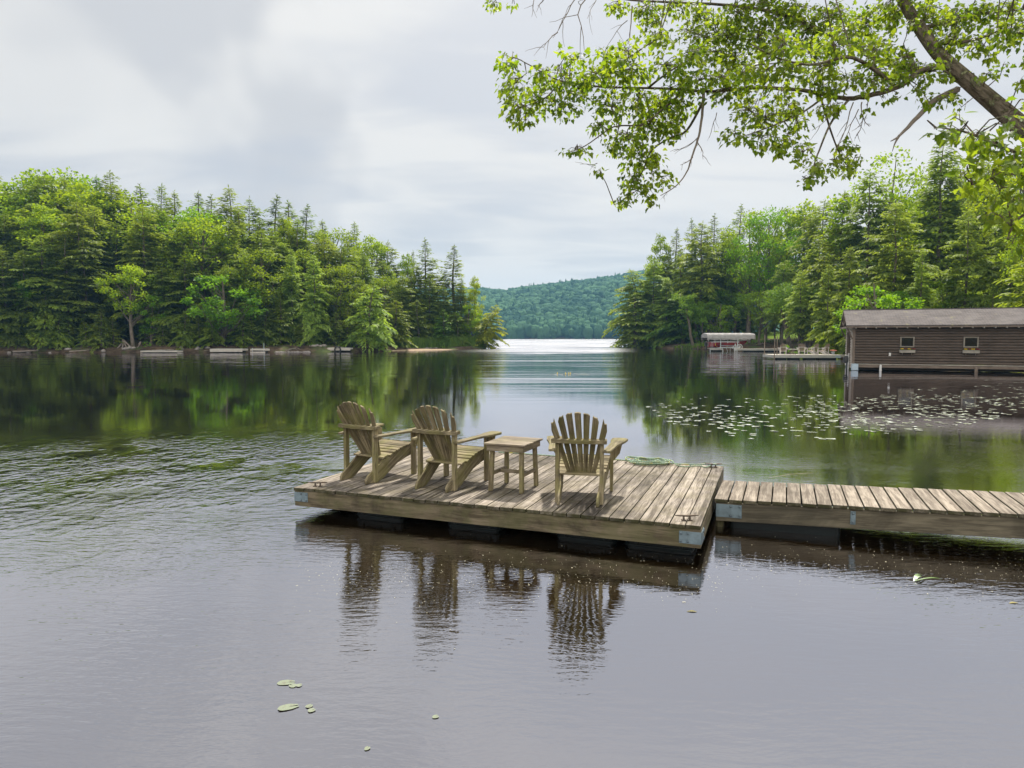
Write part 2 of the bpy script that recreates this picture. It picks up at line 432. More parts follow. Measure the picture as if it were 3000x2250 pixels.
a1 = t.math('MULTIPLY', t.math('ADD', .0014, t.math('MULTIPLY', t.ss(calm, .40, .62), .0036)), t.math('ADD', .18, near))
a2 = t.math('ADD', t.math('MULTIPLY', band, .023), t.math('MULTIPLY', t.ss(calm, .5, .75), .0016))
far = t.ss(Y, 20.0, 60.0); vfar = t.math('MULTIPLY', t.ss(t.math('ADD', Y, t.math('MULTIPLY', t.math('SUBTRACT', calm, .5), 60.0)), 80.0, 104.0), t.math('MULTIPLY', t.ss(X, -16.0, -3.0), t.math('SUBTRACT', 1.0, t.ss(t.math('SUBTRACT', X, t.math('MULTIPLY', Y, .17)), -3.0, 4.0))))
a3 = t.math('ADD', t.math('MULTIPLY', t.math('MULTIPLY', far, t.ss(calm, .30, .6)), .035), .002)
r4 = t.noise(t.map(pos, (.9, 2.6, 1), (1, 7, 0)), 1.0, 2, .5)
h = t.math('ADD', t.math('ADD', t.math('MULTIPLY', r1, a1), t.math('MULTIPLY', r2, a2)), t.math('ADD', t.math('MULTIPLY', r3, a3), t.math('MULTIPLY', r4, t.math('MULTIPLY', vfar, .034))))
bp = t.new('ShaderNodeBump', {'Strength': 1.0, 'Distance': 1.0}); t.set(bp, 'Height', h)
lw = t.new('ShaderNodeLayerWeight', {'Blend': .5}); t.set(lw, 'Normal', bp)
cosv = t.math('SUBTRACT', 1.0, lw.outputs['Facing'])
fr = t.math('POWER', t.math('SUBTRACT', 1.0, t.math('MINIMUM', cosv, 1.0)), 3.4)
fac = t.math('MULTIPLY', t.math('ADD', .415, t.math('MULTIPLY', fr, .53)), t.math('SUBTRACT', 1.0, t.math('MULTIPLY', vfar, .14)), clamp=True)
body = t.new('ShaderNodeBsdfDiffuse'); t.set(body, 'Color', t.mix(t.noise(pos, .6, 3), (.005, .004, .002, 1), (.014, .008, .003, 1)))
st1 = t.ss(t.noise(t.map(pos, (.035, .42, 1), (3, 6, 0), (0, 0, .02)), 1.0, 4, .6), .40, .64)
st2 = t.math('MULTIPLY', t.ss(t.noise(t.map(pos, (.06, 1.3, 1), (7, 2, 0), (0, 0, .02)), 1.0, 4, .6), .42, .66), t.math('SUBTRACT', 1.0, t.ss(Y, 30.0, 55.0)))
st1 = t.math('MAXIMUM', st1, st2)
streak = t.math('MULTIPLY', st1, t.math('MULTIPLY', t.ss(Y, 15.0, 28.0), t.math('SUBTRACT', 1.0, t.ss(t.math('ABSOLUTE', t.math('SUBTRACT', t.math('DIVIDE', X, t.math('MAXIMUM', Y, 1.0)), .062)), .07, .15))))
rgh = t.math('ADD', .012, t.math('ADD', t.math('MULTIPLY', vfar, .15), t.math('MULTIPLY', streak, .17)))
gl = t.new('ShaderNodeBsdfGlossy', {'Roughness': rgh, 'Color': (.95, .94, 1, 1)}); t.set(gl, 'Normal', bp)
mx = t.new('ShaderNodeMixShader'); t.set(mx, 0, fac); t.l.new(body.outputs[0], mx.inputs[1]); t.l.new(gl.outputs[0], mx.inputs[2])
out(t, mx)
wme = bpy.data.meshes.new('water')
wme.from_pydata([(-1380, -56, 0), (1380, -56, 0), (1380, 656, 0), (-1380, 656, 0)], [], [(0, 1, 2, 3)]); wme.materials.append(mW)
tag(link('water', wme), kind='structure')

# the blue summer air between here and the hill
mH, t = newmat('air')
pvol = t.new('ShaderNodeVolumePrincipled', {'Color': (.30, .62, 1.0, 1), 'Density': .00021, 'Anisotropy': .2})
t.l.new(pvol.outputs[0], t.new('ShaderNodeOutputMaterial').inputs['Volume'])
hz = MB(); hz.box((0, 745, 62), (2900, 1640, 134)); ho = hz.build('haze', mH); tag(ho, kind='stuff')
tag(ho, 'thin blue summer haze over the lake', 'haze')
# ------------------------------------------------------------ materials for docks and furniture
wDeck = wood('weathered_deck_boards', (.365, .318, .270), (.115, .095, .078), (.028, .022, .018), .85, .8, (.17, .145, .08), .3, var=.26, bump=.5, endmoss=True)
wRamp = wood('weathered_walkway_boards', (.36, .31, .255), (.15, .122, .098), (.07, .055, .04), .5, .9, var=.2, bump=.5, endmoss=True)
wBeam = wood('dock_timber', (.225, .185, .125), (.092, .073, .047), (.026, .022, .015), .75, 1.5, (.12, .12, .055), .5, grain=.7, var=.1)
wBeam2 = wood('framing_timber', (.20, .175, .125), (.105, .09, .065), (.035, .032, .024), .6, 1.1, grain=.7, var=.1)  # slightly greyer timber for joists and walkway beams
wChair = wood('mossy_chair_wood', (.335, .283, .185), (.125, .10, .06), (.06, .052, .03), .6, 4.0, (.19, .18, .06), .5, var=.22, bump=.4)
wTable = wood('grey_table_wood', (.31, .26, .20), (.15, .12, .09), (.075, .06, .045), .5, 4.0, (.22, .20, .10), .3, var=.18)
mGalv = simple('galvanised_steel', (.20, .27, .31), .5, .25, .35, 9, .5, .15)
mBolt = simple('bolt_steel', (.17, .22, .25), .45, .6, .3, 30)
mRust = simple('rusty_iron', (.11, .10, .09), .6, .5, .5, 40, .4, .3, (.13, .09, .06))
mDrum = simple('float_plastic', (.004, .009, .010), .5, 0, .4, 5, .25)

# ------------------------------------------------------------ floating dock
DZ = .33; DH = rad(-20.9); DW, DL = 4.66, 3.13
FR = on_level(2054.5, 1540, DZ)
dock = thing('floating_dock', 'large square floating dock of weathered brown planks with three chairs on it', 'dock', (FR.x, FR.y, 0), DH)
# local frame: origin at near right corner, -x along the near edge, +y away from the viewer
NP = 32; PW = DW / NP; mb = MB()
for i in range(NP):
    wdt = PW - .009 + random.uniform(-.002, .002); dy0 = random.uniform(-.012, .008); dy1 = random.uniform(-.01, .01)
    a = random.uniform(-.0012, .0012)
    R = Matrix.Rotation(a, 3, 'Z') @ Matrix.Rotation(random.uniform(-.012, .012), 3, 'Y')
    mb.box((-(i + .5) * PW, DL / 2 + (dy0 + dy1) / 2, DZ - .019 + random.uniform(-.002, .002)), (wdt, DL + .03 + dy1 - dy0, .038), R, 1)
mb.build('deck', wDeck, dock, .005, segs=2)
BZ = DZ - .038 - .092 - .001
mb = MB(); mb.beam((-DW + .001, .02, BZ), (-.001, .02, BZ), .038, .184); mb.build('front_beam', wBeam, dock, .004)
mb = MB(); mb.beam((-.02, .041, BZ), (-.02, DL - .041, BZ), .038, .183); mb.build('side_beam', wBeam, dock, .004)
mb = MB(); mb.beam((-DW + .02, .041, BZ), (-DW + .02, DL - .041, BZ), .038, .183); mb.build('side_beam', wBeam, dock, .004)
mb = MB(); mb.beam((-DW, DL - .02, BZ), (0, DL - .02, BZ), .038, .184); mb.build('back_beam', wBeam, dock, .004)
for k in range(1, 6):
    mb = MB(); mb.beam((-DW + .041, DL * k / 6, BZ), (-.041, DL * k / 6, BZ), .036, .18); mb.build('joist', wBeam2, dock)
def bolts_on(o, BM):
    for M_ in BM:
        b = MB(); b.lathe([(.0135, 0), (.0135, .004), (.008, .009), (.001, .0105)], 12, M_); b.build('bolt', mBolt, o, smooth=True)
def plate(parent, c, wx, hz, nrm, bolts, name='corner_plate'):
    """galvanised plate: c centre, nrm 'x' or 'y' axis it faces (outward negative y / positive x)"""
    m = MB(); BM = []
    if nrm == 'y':
        m.box(c, (wx, .007, hz))
        for bx, bz in bolts: BM.append(Matrix.Translation((c[0] + bx, c[1] - .0035, c[2] + bz)) @ Matrix.Rotation(rad(90), 4, 'X'))
    else:
        m.box(c, (.007, wx, hz))
        for bx, bz in bolts: BM.append(Matrix.Translation((c[0] + .0035, c[1] + bx, c[2] + bz)) @ Matrix.Rotation(rad(90), 4, 'Y'))
    o = m.build(name, mGalv, parent, .002); bolts_on(o, BM)
    return o
plate(dock, (-.1, -.003, BZ + .005), .205, .118, 'y', [(-.085, .038), (-.02, .038), (-.085, -.038), (-.02, -.038)])
plate(dock, (-DW + .095, -.003, BZ + .02), .19, .112, 'y', [(.005, .036), (.075, .036), (.005, -.036), (.075, -.036)])
plate(dock, (.004, .105, BZ + .005), .2, .118, 'x', [(.02, .038), (.08, .038), (.02, -.038), (.08, -.038)])
def drum(parent, cx, cy, wx, wy):
    m = MB()
    zt, zb = DZ - .225, -.22
    pr = []
    nseg = 9
    def ring(z, k):
        P = []; r = .06
        for (sx_, sy_, a0) in ((1, 1, 0), (-1, 1, 90), (-1, -1, 180), (1, -1, 270)):
            for q in range(4):
                a = rad(a0 + q * 30)
                P.append((cx + sx_ * (wx / 2 - r) * k + math.cos(a) * r * k, cy + sy_ * (wy / 2 - r) * k + math.sin(a) * r * k, z))
        return P
    rings = [ring(zt, .97), ring(zt - .01, 1.0), ring(.045, .985), ring(.04, 1.03), ring(.022, 1.03), ring(.018, .98), ring(zb, .9)]
    vs = [q for r_ in rings for q in r_]; n = 16; fs = []
    for i in range(len(rings) - 1):
        for k in range(n): fs.append((i * n + k, (i + 1) * n + k, (i + 1) * n + (k + 1) % n, i * n + (k + 1) % n))
    fs.append(tuple(range(n))); m.add(vs, fs)
    for q in (-.33, .33):     # vertical ribs
        m.box((cx + q * wx, cy - wy / 2 - .004, .075), (.03, .022, .06))
    m.lathe([(.028, 0), (.028, .012), (.016, .014)], 12, Matrix.Translation((cx + .03, cy - wy / 2 + .002, .085)) @ Matrix.Rotation(rad(90), 4, 'X'))
    return m.build('float_drum', mDrum, parent, .004)
for cx in (-.42, -1.16, -2.42, -3.60):
    drum(dock, cx, .42, .62 if cx != -.42 else .66, .55)
for cx in (-.42, -2.0, -3.45): drum(dock, cx, 2.75, .62, .55)
drum(dock, -4.3, .95, .5, .6)
def cleat(parent, x, y, rz, z=DZ):
    m = MB(); M = Matrix.Translation((x, y, z)) @ Matrix.Rotation(rz, 4, 'Z')
    T = lambda p: M @ Vector(p)
    m.tube([T((-.115, 0, .05)), T((-.07, 0, .047)), T((0, 0, .044)), T((.07, 0, .047)), T((.115, 0, .05))], [.005, .009, .011, .009, .005], 8)
    for q in (-.03, .03):
        m.tube([T((q, 0, .046)), T((q, 0, .002))], [.008, .012], 8)
        m.box(T((q, 0, .0045)), (.04, .05, .007), Matrix.Rotation(rz, 3, 'Z'))
    return m.build('cleat', mRust, parent, smooth=False)
cleat(dock, -.15, .145, rad(22)); cleat(dock, -DW + .24, .125, rad(18)); cleat(dock, -.13, DL - .1, rad(18))

# ------------------------------------------------------------ walkway to the shore
WZ = .328
wA = on_level(2092, 1462, WZ); wB = on_level(3000, 1507, .402); wC = on_level(2118, 1408, WZ); wD = on_level(3000, 1451, .402)
walk = thing('walkway', 'narrow plank walkway leading from the floating dock to the bank', 'walkway', (wA.x, wA.y, 0), 0)
dir_ = (wB - wA).normalized(); bd = rad(21.8)
bdir = Vector((math.sin(bd), math.cos(bd), 0)); perp = Vector((math.cos(bd), -math.sin(bd), 0))
nrm_ = Vector((-dir_.y, dir_.x, 0)); Wd = 1.06
bl = Wd / bdir.dot(nrm_)
stepw = .1475; along = stepw / dir_.dot(perp)
mb = MB(); nb = 46
for i in range(nb):
    o = dir_ * (along * (i + .5))
    Lx = bl + random.uniform(-.012, .012)
    c = o + bdir * (bl / 2 + random.uniform(-.006, .006)) + Vector((0, 0, WZ - .019 + random.uniform(-.002, .003) + .0035 * i * 0))
    a = math.atan2(-bdir.x, bdir.y) + random.uniform(-.004, .004)
    mb.box(c, (stepw - .013, Lx, .038), Matrix.Rotation(a, 3, 'Z') @ Matrix.Rotation(random.uniform(-.01, .01), 3, 'Y'), 1)
mb.build('deck', wRamp, walk, .005, segs=2)
WL = along * nb; wz = WZ - .039 - .105
s0 = dir_ * .02 + nrm_ * .045
mb = MB(); mb.beam(s0 + Vector((0, 0, wz)), s0 + dir_ * WL + Vector((0, 0, wz)), .04, .205); mb.build('near_beam', wBeam2, walk, .004)
s1 = dir_ * .3 + nrm_ * (Wd - .045)
mb = MB(); mb.beam(s1 + Vector((0, 0, wz)), s1 + dir_ * WL + Vector((0, 0, wz)), .04, .2); mb.build('far_beam', wBeam2, walk, .004)
e0 = s0 + nrm_ * .022 + Vector((0, 0, wz)); e1 = s1 - nrm_ * .022 + Vector((0, 0, wz))
mb = MB(); mb.beam(e0 + dir_ * .02, e1 + dir_ * .02, .04, .2); mb.build('end_beam', wBeam2, walk, .004)
aw = math.atan2(dir_.y, dir_.x)
def wplate(u0, wid, hgt, bolts):
    m = MB(); R = Matrix.Rotation(aw, 4, 'Z'); c = s0 + dir_ * u0 - nrm_ * .0235 + Vector((0, 0, wz + .015))
    m.box(c, (wid, .007, hgt), R.to_3x3())
    o = m.build('hinge_plate', mGalv, walk, .002)
    bolts_on(o, [Matrix.Translation(c + dir_ * bx - nrm_ * .0035 + Vector((0, 0, bz))) @ R @ Matrix.Rotation(rad(90), 4, 'X') for bx, bz in bolts])
wplate(.135, .27, .145, [(.02, .05), (.115, .05), (.02, -.05), (.115, -.05)])
wplate(1.36, .05, .14, [(0, .045), (0, -.045)])
def wpost(u0, n0, r=.045, top=WZ - .05):
    m = MB(); q = dir_ * u0 + nrm_ * n0
    m.tube([q + Vector((0, 0, -1.6)), q + Vector((0, 0, top))], r, 8); return m.build('post', wBeam, walk)
wpost(.06, .13); wpost(.12, .9)
m = MB(); c = dir_ * .62 + nrm_ * .5 + Vector((0, 0, -.02)); m.box(c + dir_ * .1, (1.12, .8, .30), Matrix.Rotation(aw, 3, 'Z')); m.build('float_drum', mDrum, walk, .05, segs=3)
wpost(WL - 1.0, .2); wpost(WL - 1.0, .85)

# dry grass straws caught on the walkway
mStraw = simple('dry_straw', (.46, .40, .26), .8)
P = on_level(2258, 1497, .30)
m = MB(); q0 = wA + s0 + dir_ * .53 - nrm_ * .05 + Vector((0, 0, wz + .075)); q1 = wA + dir_ * .98 - nrm_ * .03 + Vector((0, 0, WZ + .006))
m.tube([q0, (q0 + q1) / 2 + Vector((0, 0, .012)), q1], [.0018, .0025, .0012], 5)
tag(m.build('grass_straw', mStraw), 'long dry grass straw stuck across the near beam of the walkway', 'straw')

# ------------------------------------------------------------ adirondack chairs
def chair_parts(root, wf, ws):
    """origin: midway between the rear posts on the deck, +y is the way the sitter faces."""
    px_, ph = .236, .65
    for s in (-1, 1):
        m = MB(); m.box((s * px_, 0, ph / 2 + .0), (.04, .07, ph), None, 2); m.build('rear_post', wf, root, .004)
        fx = s * .292
        m = MB(); m.box((fx, .665, .28), (.036, .085, .56), None, 2); m.build('front_leg', wf, root, .004)
        # bracket under the arm
        m = MB(); m.prism([(.045, .545), (.15, .56), (.12, .44), (.06, .36), (.044, .35)], .03, Matrix.Translation((fx - s * .028, .665, 0)) @ Matrix(((s, 0, 0, 0), (0, 0, 1, 0), (0, 1, 0, 0), (0, 0, 0, 1))), 1)
        m.build('arm_bracket', wf, root, .003)
        # side rail: foot behind the post, sweeping up to the front of the seat
        x0 = s * .205; x1 = s * .262
        prof = [(-.145, .0), (-.14, .05), (-.105, .092), (.16, .262), (.27, .285), (.36, .325), (.47, .355), (.60, .375), (.69, .372), (.705, .33), (.69, .265), (.56, .235), (.40, .185), (.12, .02), (.06, .0)]
        vs = []; n = len(prof); gc = []; oo = random.random() * 40
        for dx in (-.015, .015):
            for (y, z) in prof:
                k = (y + .145) / .85
                vs.append((x0 + (x1 - x0) * k + dx, y, z)); gc.append((y * .86 + z * .5 + oo, z * .86 - y * .5 + oo, dx))
        fs = [tuple(range(n - 1, -1, -1)), tuple(range(n, 2 * n))] + [(i, (i + 1) % n, n + (i + 1) % n, n + i) for i in range(n)]
        m = MB(); m.add(vs, fs, gc); m.build('side_rail', wf, root, .004)
        # arm with the wide paddle end
        poly = [(-.03, -.045), (.10, -.05), (.32, -.05), (.50, -.075), (.62, -.095), (.76, -.10), (.80, -.075), (.82, .0), (.80, .07), (.75, .085), (.62, .075), (.48, .045), (.25, .04), (-.03, .035)]
        A = Vector((s * .283, -.02, .568)); Bv = Vector((s * .380, .80, .588)); ydir = (Bv - A).normalized()
        xdir = ydir.cross(Vector((0, 0, 1))).normalized() * -s; zd = Vector((0, 0, 1))
        M = Matrix(((ydir.x, xdir.x, zd.x, A.x), (ydir.y, xdir.y, zd.y, A.y), (ydir.z, xdir.z, zd.z, A.z), (0, 0, 0, 1)))
        m = MB(); m.prism(poly, .027, M, 0); m.build('arm', wf, root, .005, segs=2)
    # curved back rail on top of the rear posts
    N = 9; inner = []; outer = []
    for i in range(N):
        q = -1 + 2 * i / (N - 1)
        outer.append((q * .295, -.105 + .035 * q * q)); inner.append((q * .285, .035 + .028 * q * q))
    poly = outer + inner[::-1]
    m = MB(); m.prism(poly, .042, Matrix.Translation((0, -.01, ph + .022)), 0); m.build('back_rail', wf, root, .006, segs=2)
    # rear seat board that carries the slats
    m = MB(); m.box((0, .18, .292), (.50, .10, .024), Matrix.Rotation(rad(12), 3, 'X'), 0); m.build('rear_seat_board', wf, root, .004)
    # seat slats follow the rail curve
    m = MB(); pts = [(.27, .304), (.335, .330), (.40, .352), (.465, .368), (.53, .380), (.595, .389), (.66, .393), (.722, .384)]
    for i, (y, z) in enumerate(pts):
        y2, z2 = pts[min(i + 1, 7)]; y1, z1 = pts[max(i - 1, 0)]
        a = math.atan2(z2 - z1, y2 - y1) - (.5 if i == 7 else 0)
        m.box((0, y, z), (.525 + .05 * (i / 7), .057, .02), Matrix.Rotation(a, 3, 'X'), 0)
    m.build('seat', ws, root, .003)
    # fan back: seven slats, rounded top line
    m = MB(); bot = Vector((0, .215, .285)); zt0 = .985
    for k in range(7):
        q = (k - 3) / 3
        b0 = Vector((q * .128, .215 - .012 * abs(q), .275)); top_h = zt0 - .125 * q * q
        tp = Vector((q * .278, -.185 + .035 * q * q + (top_h - zt0) * -.45, top_h))
        ax = (tp - b0); L = ax.length; ax.normalize()
        yaw = Vector((1, -.16 * q, 0)); sx_ = (yaw - ax * yaw.dot(ax)).normalized(); nz = sx_.cross(ax)
        wb, wt = .042, .067
        sl = -.07 * q * (1.7 if abs(q) > .8 else 1)
        pl = [(-wb / 2, 0), (wb / 2, 0), (wt / 2, L + sl * .5 - (.02 if q > .5 else 0)), (wt * .18, L + .008), (-wt * .18, L + .008), (-wt / 2, L - sl * .5 - (.02 if q < -.5 else 0))]
        M = Matrix(((sx_.x, ax.x, nz.x, b0.x), (sx_.y, ax.y, nz.y, b0.y), (sx_.z, ax.z, nz.z, b0.z), (0, 0, 0, 1)))
        m.prism(pl, .021, M, 1)
    m.build('backrest', ws, root, .003)
def put(root, xy, heading):
    root.location = (xy[0], xy[1], DZ + .002); root.rotation_euler = (0, 0, -rad(heading))
ch = thing('adirondack_chair', 'mossy wooden fan back chair at the far end, farthest from the side table', 'chair', group='wooden fan back chairs on the floating dock')
chair_parts(ch, wChair, wChair)
put(ch, (-1.865, 8.33), 31)
c2 = dup(ch, (0, 0, 0), 0, 'mossy wooden fan back chair standing between the other angled chair and the side table'); put(c2, (-.872, 7.875), 26.5)
c3 = dup(ch, (0, 0, 0), 0, 'mossy wooden fan back chair seen square from behind, alone beside the coiled rope'); put(c3, (.716, 7.175), 12.5)

# ------------------------------------------------------------ side table
st = thing('side_table', 'small square slatted wooden side table between two of the chairs', 'table', (.022, 7.895, DZ + .002), -rad(22.8))
m = MB()
for k in range(6): m.box((0, -.30 + .1 * (k + .5), .553), (.50, .096, .022), Matrix.Rotation(random.uniform(-.01, .01), 3, 'Y'), 0)
m.build('tabletop', wTable, st, .003)
for s in (-1, 1):
    m = MB(); m.box((0, s * .265, .505), (.45, .022, .068), None, 0); m.build('apron', wTable, st, .003)
    m = MB(); m.box((s * .214, 0, .505), (.022, .506, .067), None, 1); m.build('apron', wTable, st, .003)
    for q in (-1, 1):
        m = MB(); m.beam((s * .192, q * .232, .002), (s * .178, q * .205, .54), .042, .06, (0, 1, 0)); m.build('leg', wChair, st, .004)
for s in (-1, 1):
    m = MB(); m.beam((s * .186, -.20, .20), (s * .186, .20, .20), .025, .042); m.build('stretcher', wTable, st, .003)
m = MB(); m.beam((-.172, 0, .2), (.172, 0, .2), .025, .042); m.build('stretcher', wTable, st, .003)

# ------------------------------------------------------------ mooring rope: coil, lead to the cleat, lead along the far edge
mR, t = newmat('green_white_rope')
gc = t.new('ShaderNodeAttribute', attribute_name='gc').outputs['Vector']
wv = t.new('ShaderNodeTexWave', {'Scale': 6.0, 'Distortion': .4}, wave_type='BANDS', bands_direction='DIAGONAL'); t.set(wv, 'Vector', t.map(gc, (3.0, 22, 22)))
nz = t.noise(t.map(gc, (9, 60, 60)), 1.0, 2)
col = t.mix(t.ss(wv.outputs['Fac'], .35, .6), (.045, .20, .10, 1), (.42, .46, .36, 1)); col = t.mix(t.ss(nz, .58, .66), col, (.42, .38, .05, 1))
p = t.new('ShaderNodeBsdfPrincipled', {'Roughness': .8}); t.set(p, 'Base Color', col); out(t, p)
def DP(x, y, z=0): return Matrix.Translation((FR.x, FR.y, 0)) @ Matrix.Rotation(DH, 4, 'Z') @ Vector((x, y, DZ + z))
cc_ = on_level(1905, 1357, DZ); pts = []; turns = 7
for i in range(turns * 26):
    a = i / 26 * 2 * math.pi; k = i / (turns * 26)
    r_ = .30 - .19 * ((k * 3.3) % 1) + .02 * math.sin(a * 1.7 + k * 9)
    off = Vector((.03 * math.sin(k * 17), .03 * math.cos(k * 13), 0))
    pts.append(Vector((cc_.x, cc_.y, 0)) + off + Vector((r_ * math.cos(a) * 1.12, r_ * math.sin(a) * .95, DZ + .009 + .05 * k * (1 if i % 2 else .97) + .006 * math.sin(a * 3))))
cl_ = DP(-.13, DL - .1, .02)
lead = [pts[-1], Vector((cc_.x + .28, cc_.y - .1, DZ + .045)), Vector((cc_.x + .33, cc_.y - .22, DZ + .012)), Vector((cc_.x + .42, cc_.y - .30, DZ + .009)), Vector((cc_.x + .62, cc_.y - .24, DZ + .009)), Vector(cl_) + Vector((-.12, -.05, -.008)), Vector(cl_) + Vector((-.03, 0, .012)), Vector(cl_) + Vector((.03, .05, .02)), Vector(cl_) + Vector((.02, -.04, .03)), Vector(cl_) + Vector((-.05, .05, .02))]
edge = [DP(-.4, DL - .03, .008), DP(-.9, DL - .05, .008), DP(-1.6, DL - .03, .008), DP(-2.3, DL - .06, .008), DP(-2.9, DL - .03, .008), DP(-3.3, DL - .05, .008)]
def smooth_pts(P, n=5):
    P = [Vector(p) for p in P]; o = []
    for i in range(len(P) - 1):
        p0, p1, p2, p3 = P[max(i - 1, 0)], P[i], P[i + 1], P[min(i + 2, len(P) - 1)]
        for k in range(n):
            t_ = k / n
            o.append(.5 * ((2 * p1) + (p2 - p0) * t_ + (2 * p0 - 5 * p1 + 4 * p2 - p3) * t_ * t_ + (3 * p1 - p0 - 3 * p2 + p3) * t_ ** 3))
    return o + [P[-1]]
m = MB(); m.tube(pts + smooth_pts(lead + edge, 6)[1:], .0075, 6)
tag(m.build('mooring_rope', mR, smooth=True), 'green and white braided rope lying in a coil and tied to the far corner cleat', 'rope')
# ------------------------------------------------------------ boathouse
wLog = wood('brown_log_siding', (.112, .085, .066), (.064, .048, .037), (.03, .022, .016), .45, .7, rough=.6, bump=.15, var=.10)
wLogEnd = wood('lightened_log_ends', (.62, .55, .48), (.45, .39, .33), (.22, .18, .15), .3, 2.0, var=.12)  # gable logs paler than the front wall, light on that side put into the colour
wGrey = wood('grey_timber', (.40, .37, .32), (.25, .225, .19), (.11, .10, .085), .4, 1.4, var=.12)
wTrim = wood('grey_trim', (.22, .175, .14), (.13, .10, .08), (.06, .05, .04), .4, 1.4, var=.12)
wTrimW = wood('window_trim', (.26, .24, .20), (.17, .15, .125), (.08, .07, .06), .4, 1.4, var=.12)
mPane, t = newmat('window_glass'); p = t.new('ShaderNodeBsdfPrincipled', {'Base Color': (.004, .006, .005, 1), 'Roughness': .04, 'Specular IOR Level': .7}); out(t, p)
mWhite = simple('white_paint', (.72, .72, .70), .5, 0, .18, 5)
mBlueG = simple('pale_blue_float', (.42, .52, .60), .5, 0, .3, 3)
mDark = simple('foundation_black', (.02, .016, .012), .9)
# shingles
mSh, t = newmat('grey_shingles')
ob = t.new('ShaderNodeTexCoord').outputs['Object']
br = t.new('ShaderNodeTexBrick', {'Scale': 1.0, 'Brick Width': .32, 'Row Height': .135, 'Mortar Size': .012, 'Mortar Smooth': .3, 'Color1': (.095, .085, .085, 1), 'Color2': (.145, .13, .128, 1), 'Mortar': (.06, .052, .05, 1), 'Bias': 0.0}); t.set(br, 'Vector', ob)
n = t.ss(t.noise(ob, .8, 5, .65), .35, .68)
col = t.mix(n, br.outputs['Color'], (.185, .168, .165, 1)); col = t.mix(.5, col, br.outputs['Color'])
ms = t.math('MULTIPLY', t.ss(t.noise(ob, 1.6, 4, .7), .60, .68), .5); col = t.mix(ms, col, (.24, .23, .11, 1))
p = t.new('ShaderNodeBsdfPrincipled', {'Roughness': .9, 'Specular IOR Level': .15}); t.set(p, 'Base Color', col)
bp = t.new('ShaderNodeBump', {'Strength': .8, 'Distance': .02}); t.set(bp, 'Height', br.outputs['Fac']); bp.invert = True; t.set(p, 'Normal', bp); out(t, p)

bc = at_depth(2496, 1085, 43.0)
BR_ = -rad(22); BLn, BWd, BEv, BRg, BB = 9.25, 5.3, 2.80, 3.80, .44
bh = thing('boathouse', 'brown log sided boathouse on the water with grey shingle roof and flower boxes', 'boathouse', (bc.x, bc.y, 0), BR_)
def log_wall(m, p0, p1, z0, z1, bulge, nlog, nrm):
    """half round log courses between p0 and p1 (xy), facing nrm."""
    p0 = Vector((*p0, 0)); p1 = Vector((*p1, 0)); nv = Vector((*nrm, 0)); L = (p1 - p0).length; h = (z1 - z0) / nlog
    for i in range(nlog):
        o = random.random() * 40; vs = []; gc = []; K = 6
        for e, P in ((0, p0), (L, p1)):
            for k in range(K + 1):
                a = math.pi * k / K
                q = P + nv * (bulge * math.sin(a) ** .8) + Vector((0, 0, z0 + h * (i + .5 - .5 * math.cos(a) * .985)))
                vs.append(q); gc.append((e + o, k * .03 + o, 0))
            vs.append(P - nv * .05 + Vector((0, 0, z0 + h * i))); gc.append((e + o, o, 0))
            vs.append(P - nv * .05 + Vector((0, 0, z0 + h * (i + 1)))); gc.append((e + o, o, 0))
        n = K + 3
        ringi = list(range(K + 1)) + [K + 2, K + 1]
        fs = []
        for k in range(n):
            a, b = ringi[k], ringi[(k + 1) % n]; fs.append((a, b, n + b, n + a))
        fs += [tuple(ringi[::-1]), tuple(n + q for q in ringi)]
        m.add(vs, fs, gc)
m = MB(); log_wall(m, (0, 0), (BLn, 0), BB, BEv - .03, .075, 14, (0, -1)); m.build('front_wall', wLog, bh)
m = MB(); m.box((BLn / 2, BWd - .05, (BB + BEv) / 2), (BLn - .1, .1, BEv - BB)); m.build('back_wall', wLog, bh)
m = MB(); m.box((BLn - .05, BWd / 2, (BB + BEv) / 2), (.1, BWd - .2, BEv - BB)); m.build('end_wall', wLog, bh)
m = MB()
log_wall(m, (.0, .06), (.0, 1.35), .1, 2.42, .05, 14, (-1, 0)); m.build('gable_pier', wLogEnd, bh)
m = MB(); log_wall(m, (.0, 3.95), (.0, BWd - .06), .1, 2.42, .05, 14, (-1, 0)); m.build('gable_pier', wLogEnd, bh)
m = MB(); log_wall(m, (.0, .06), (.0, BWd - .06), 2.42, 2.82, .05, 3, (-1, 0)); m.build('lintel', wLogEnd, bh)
for y in (1.38, 3.92):
    m = MB(); m.box((.02, y, 1.3), (.16, .06, 2.24), None, 2); m.build('door_jamb', wTrim, bh)
m = MB(); m.box((BLn / 2, BWd / 2, .14), (BLn - .4, 1.6, .1)); m.build('inner_dock', wGrey, bh)
# roof
OX0, OX1, OY = .42, .30, .45; half = BWd / 2 + OY; rise = BRg + .02 - BEv; sl_ = math.atan2(BRg - (BEv - .06), half); LRf = math.hypot(half, BRg - (BEv - .06))
rl = BLn + OX0 + OX1
roofs = []
for s in (-1, 1):
    m = MB(); m.box((0, 0, 0), (rl, LRf, .07))
    r_ = m.build('roof', mSh, bh)
    cy_ = BWd / 2 + s * half / 2; r_.location = ((BLn + OX1 - OX0) / 2, cy_, (BRg + BEv - .06) / 2 + .05); r_.rotation_euler = (-s * sl_, 0, 0)
m = MB(); m.box(((BLn + OX1 - OX0) / 2, BWd / 2, BRg + .09), (rl + .02, .2, .03)); m.build('ridge_cap', mSh, bh)
m = MB(); m.box(((BLn + OX1 - OX0) / 2, -OY + .03, BEv - .075), (rl, .03, .10), None, 0); m.build('fascia', wTrim, bh)
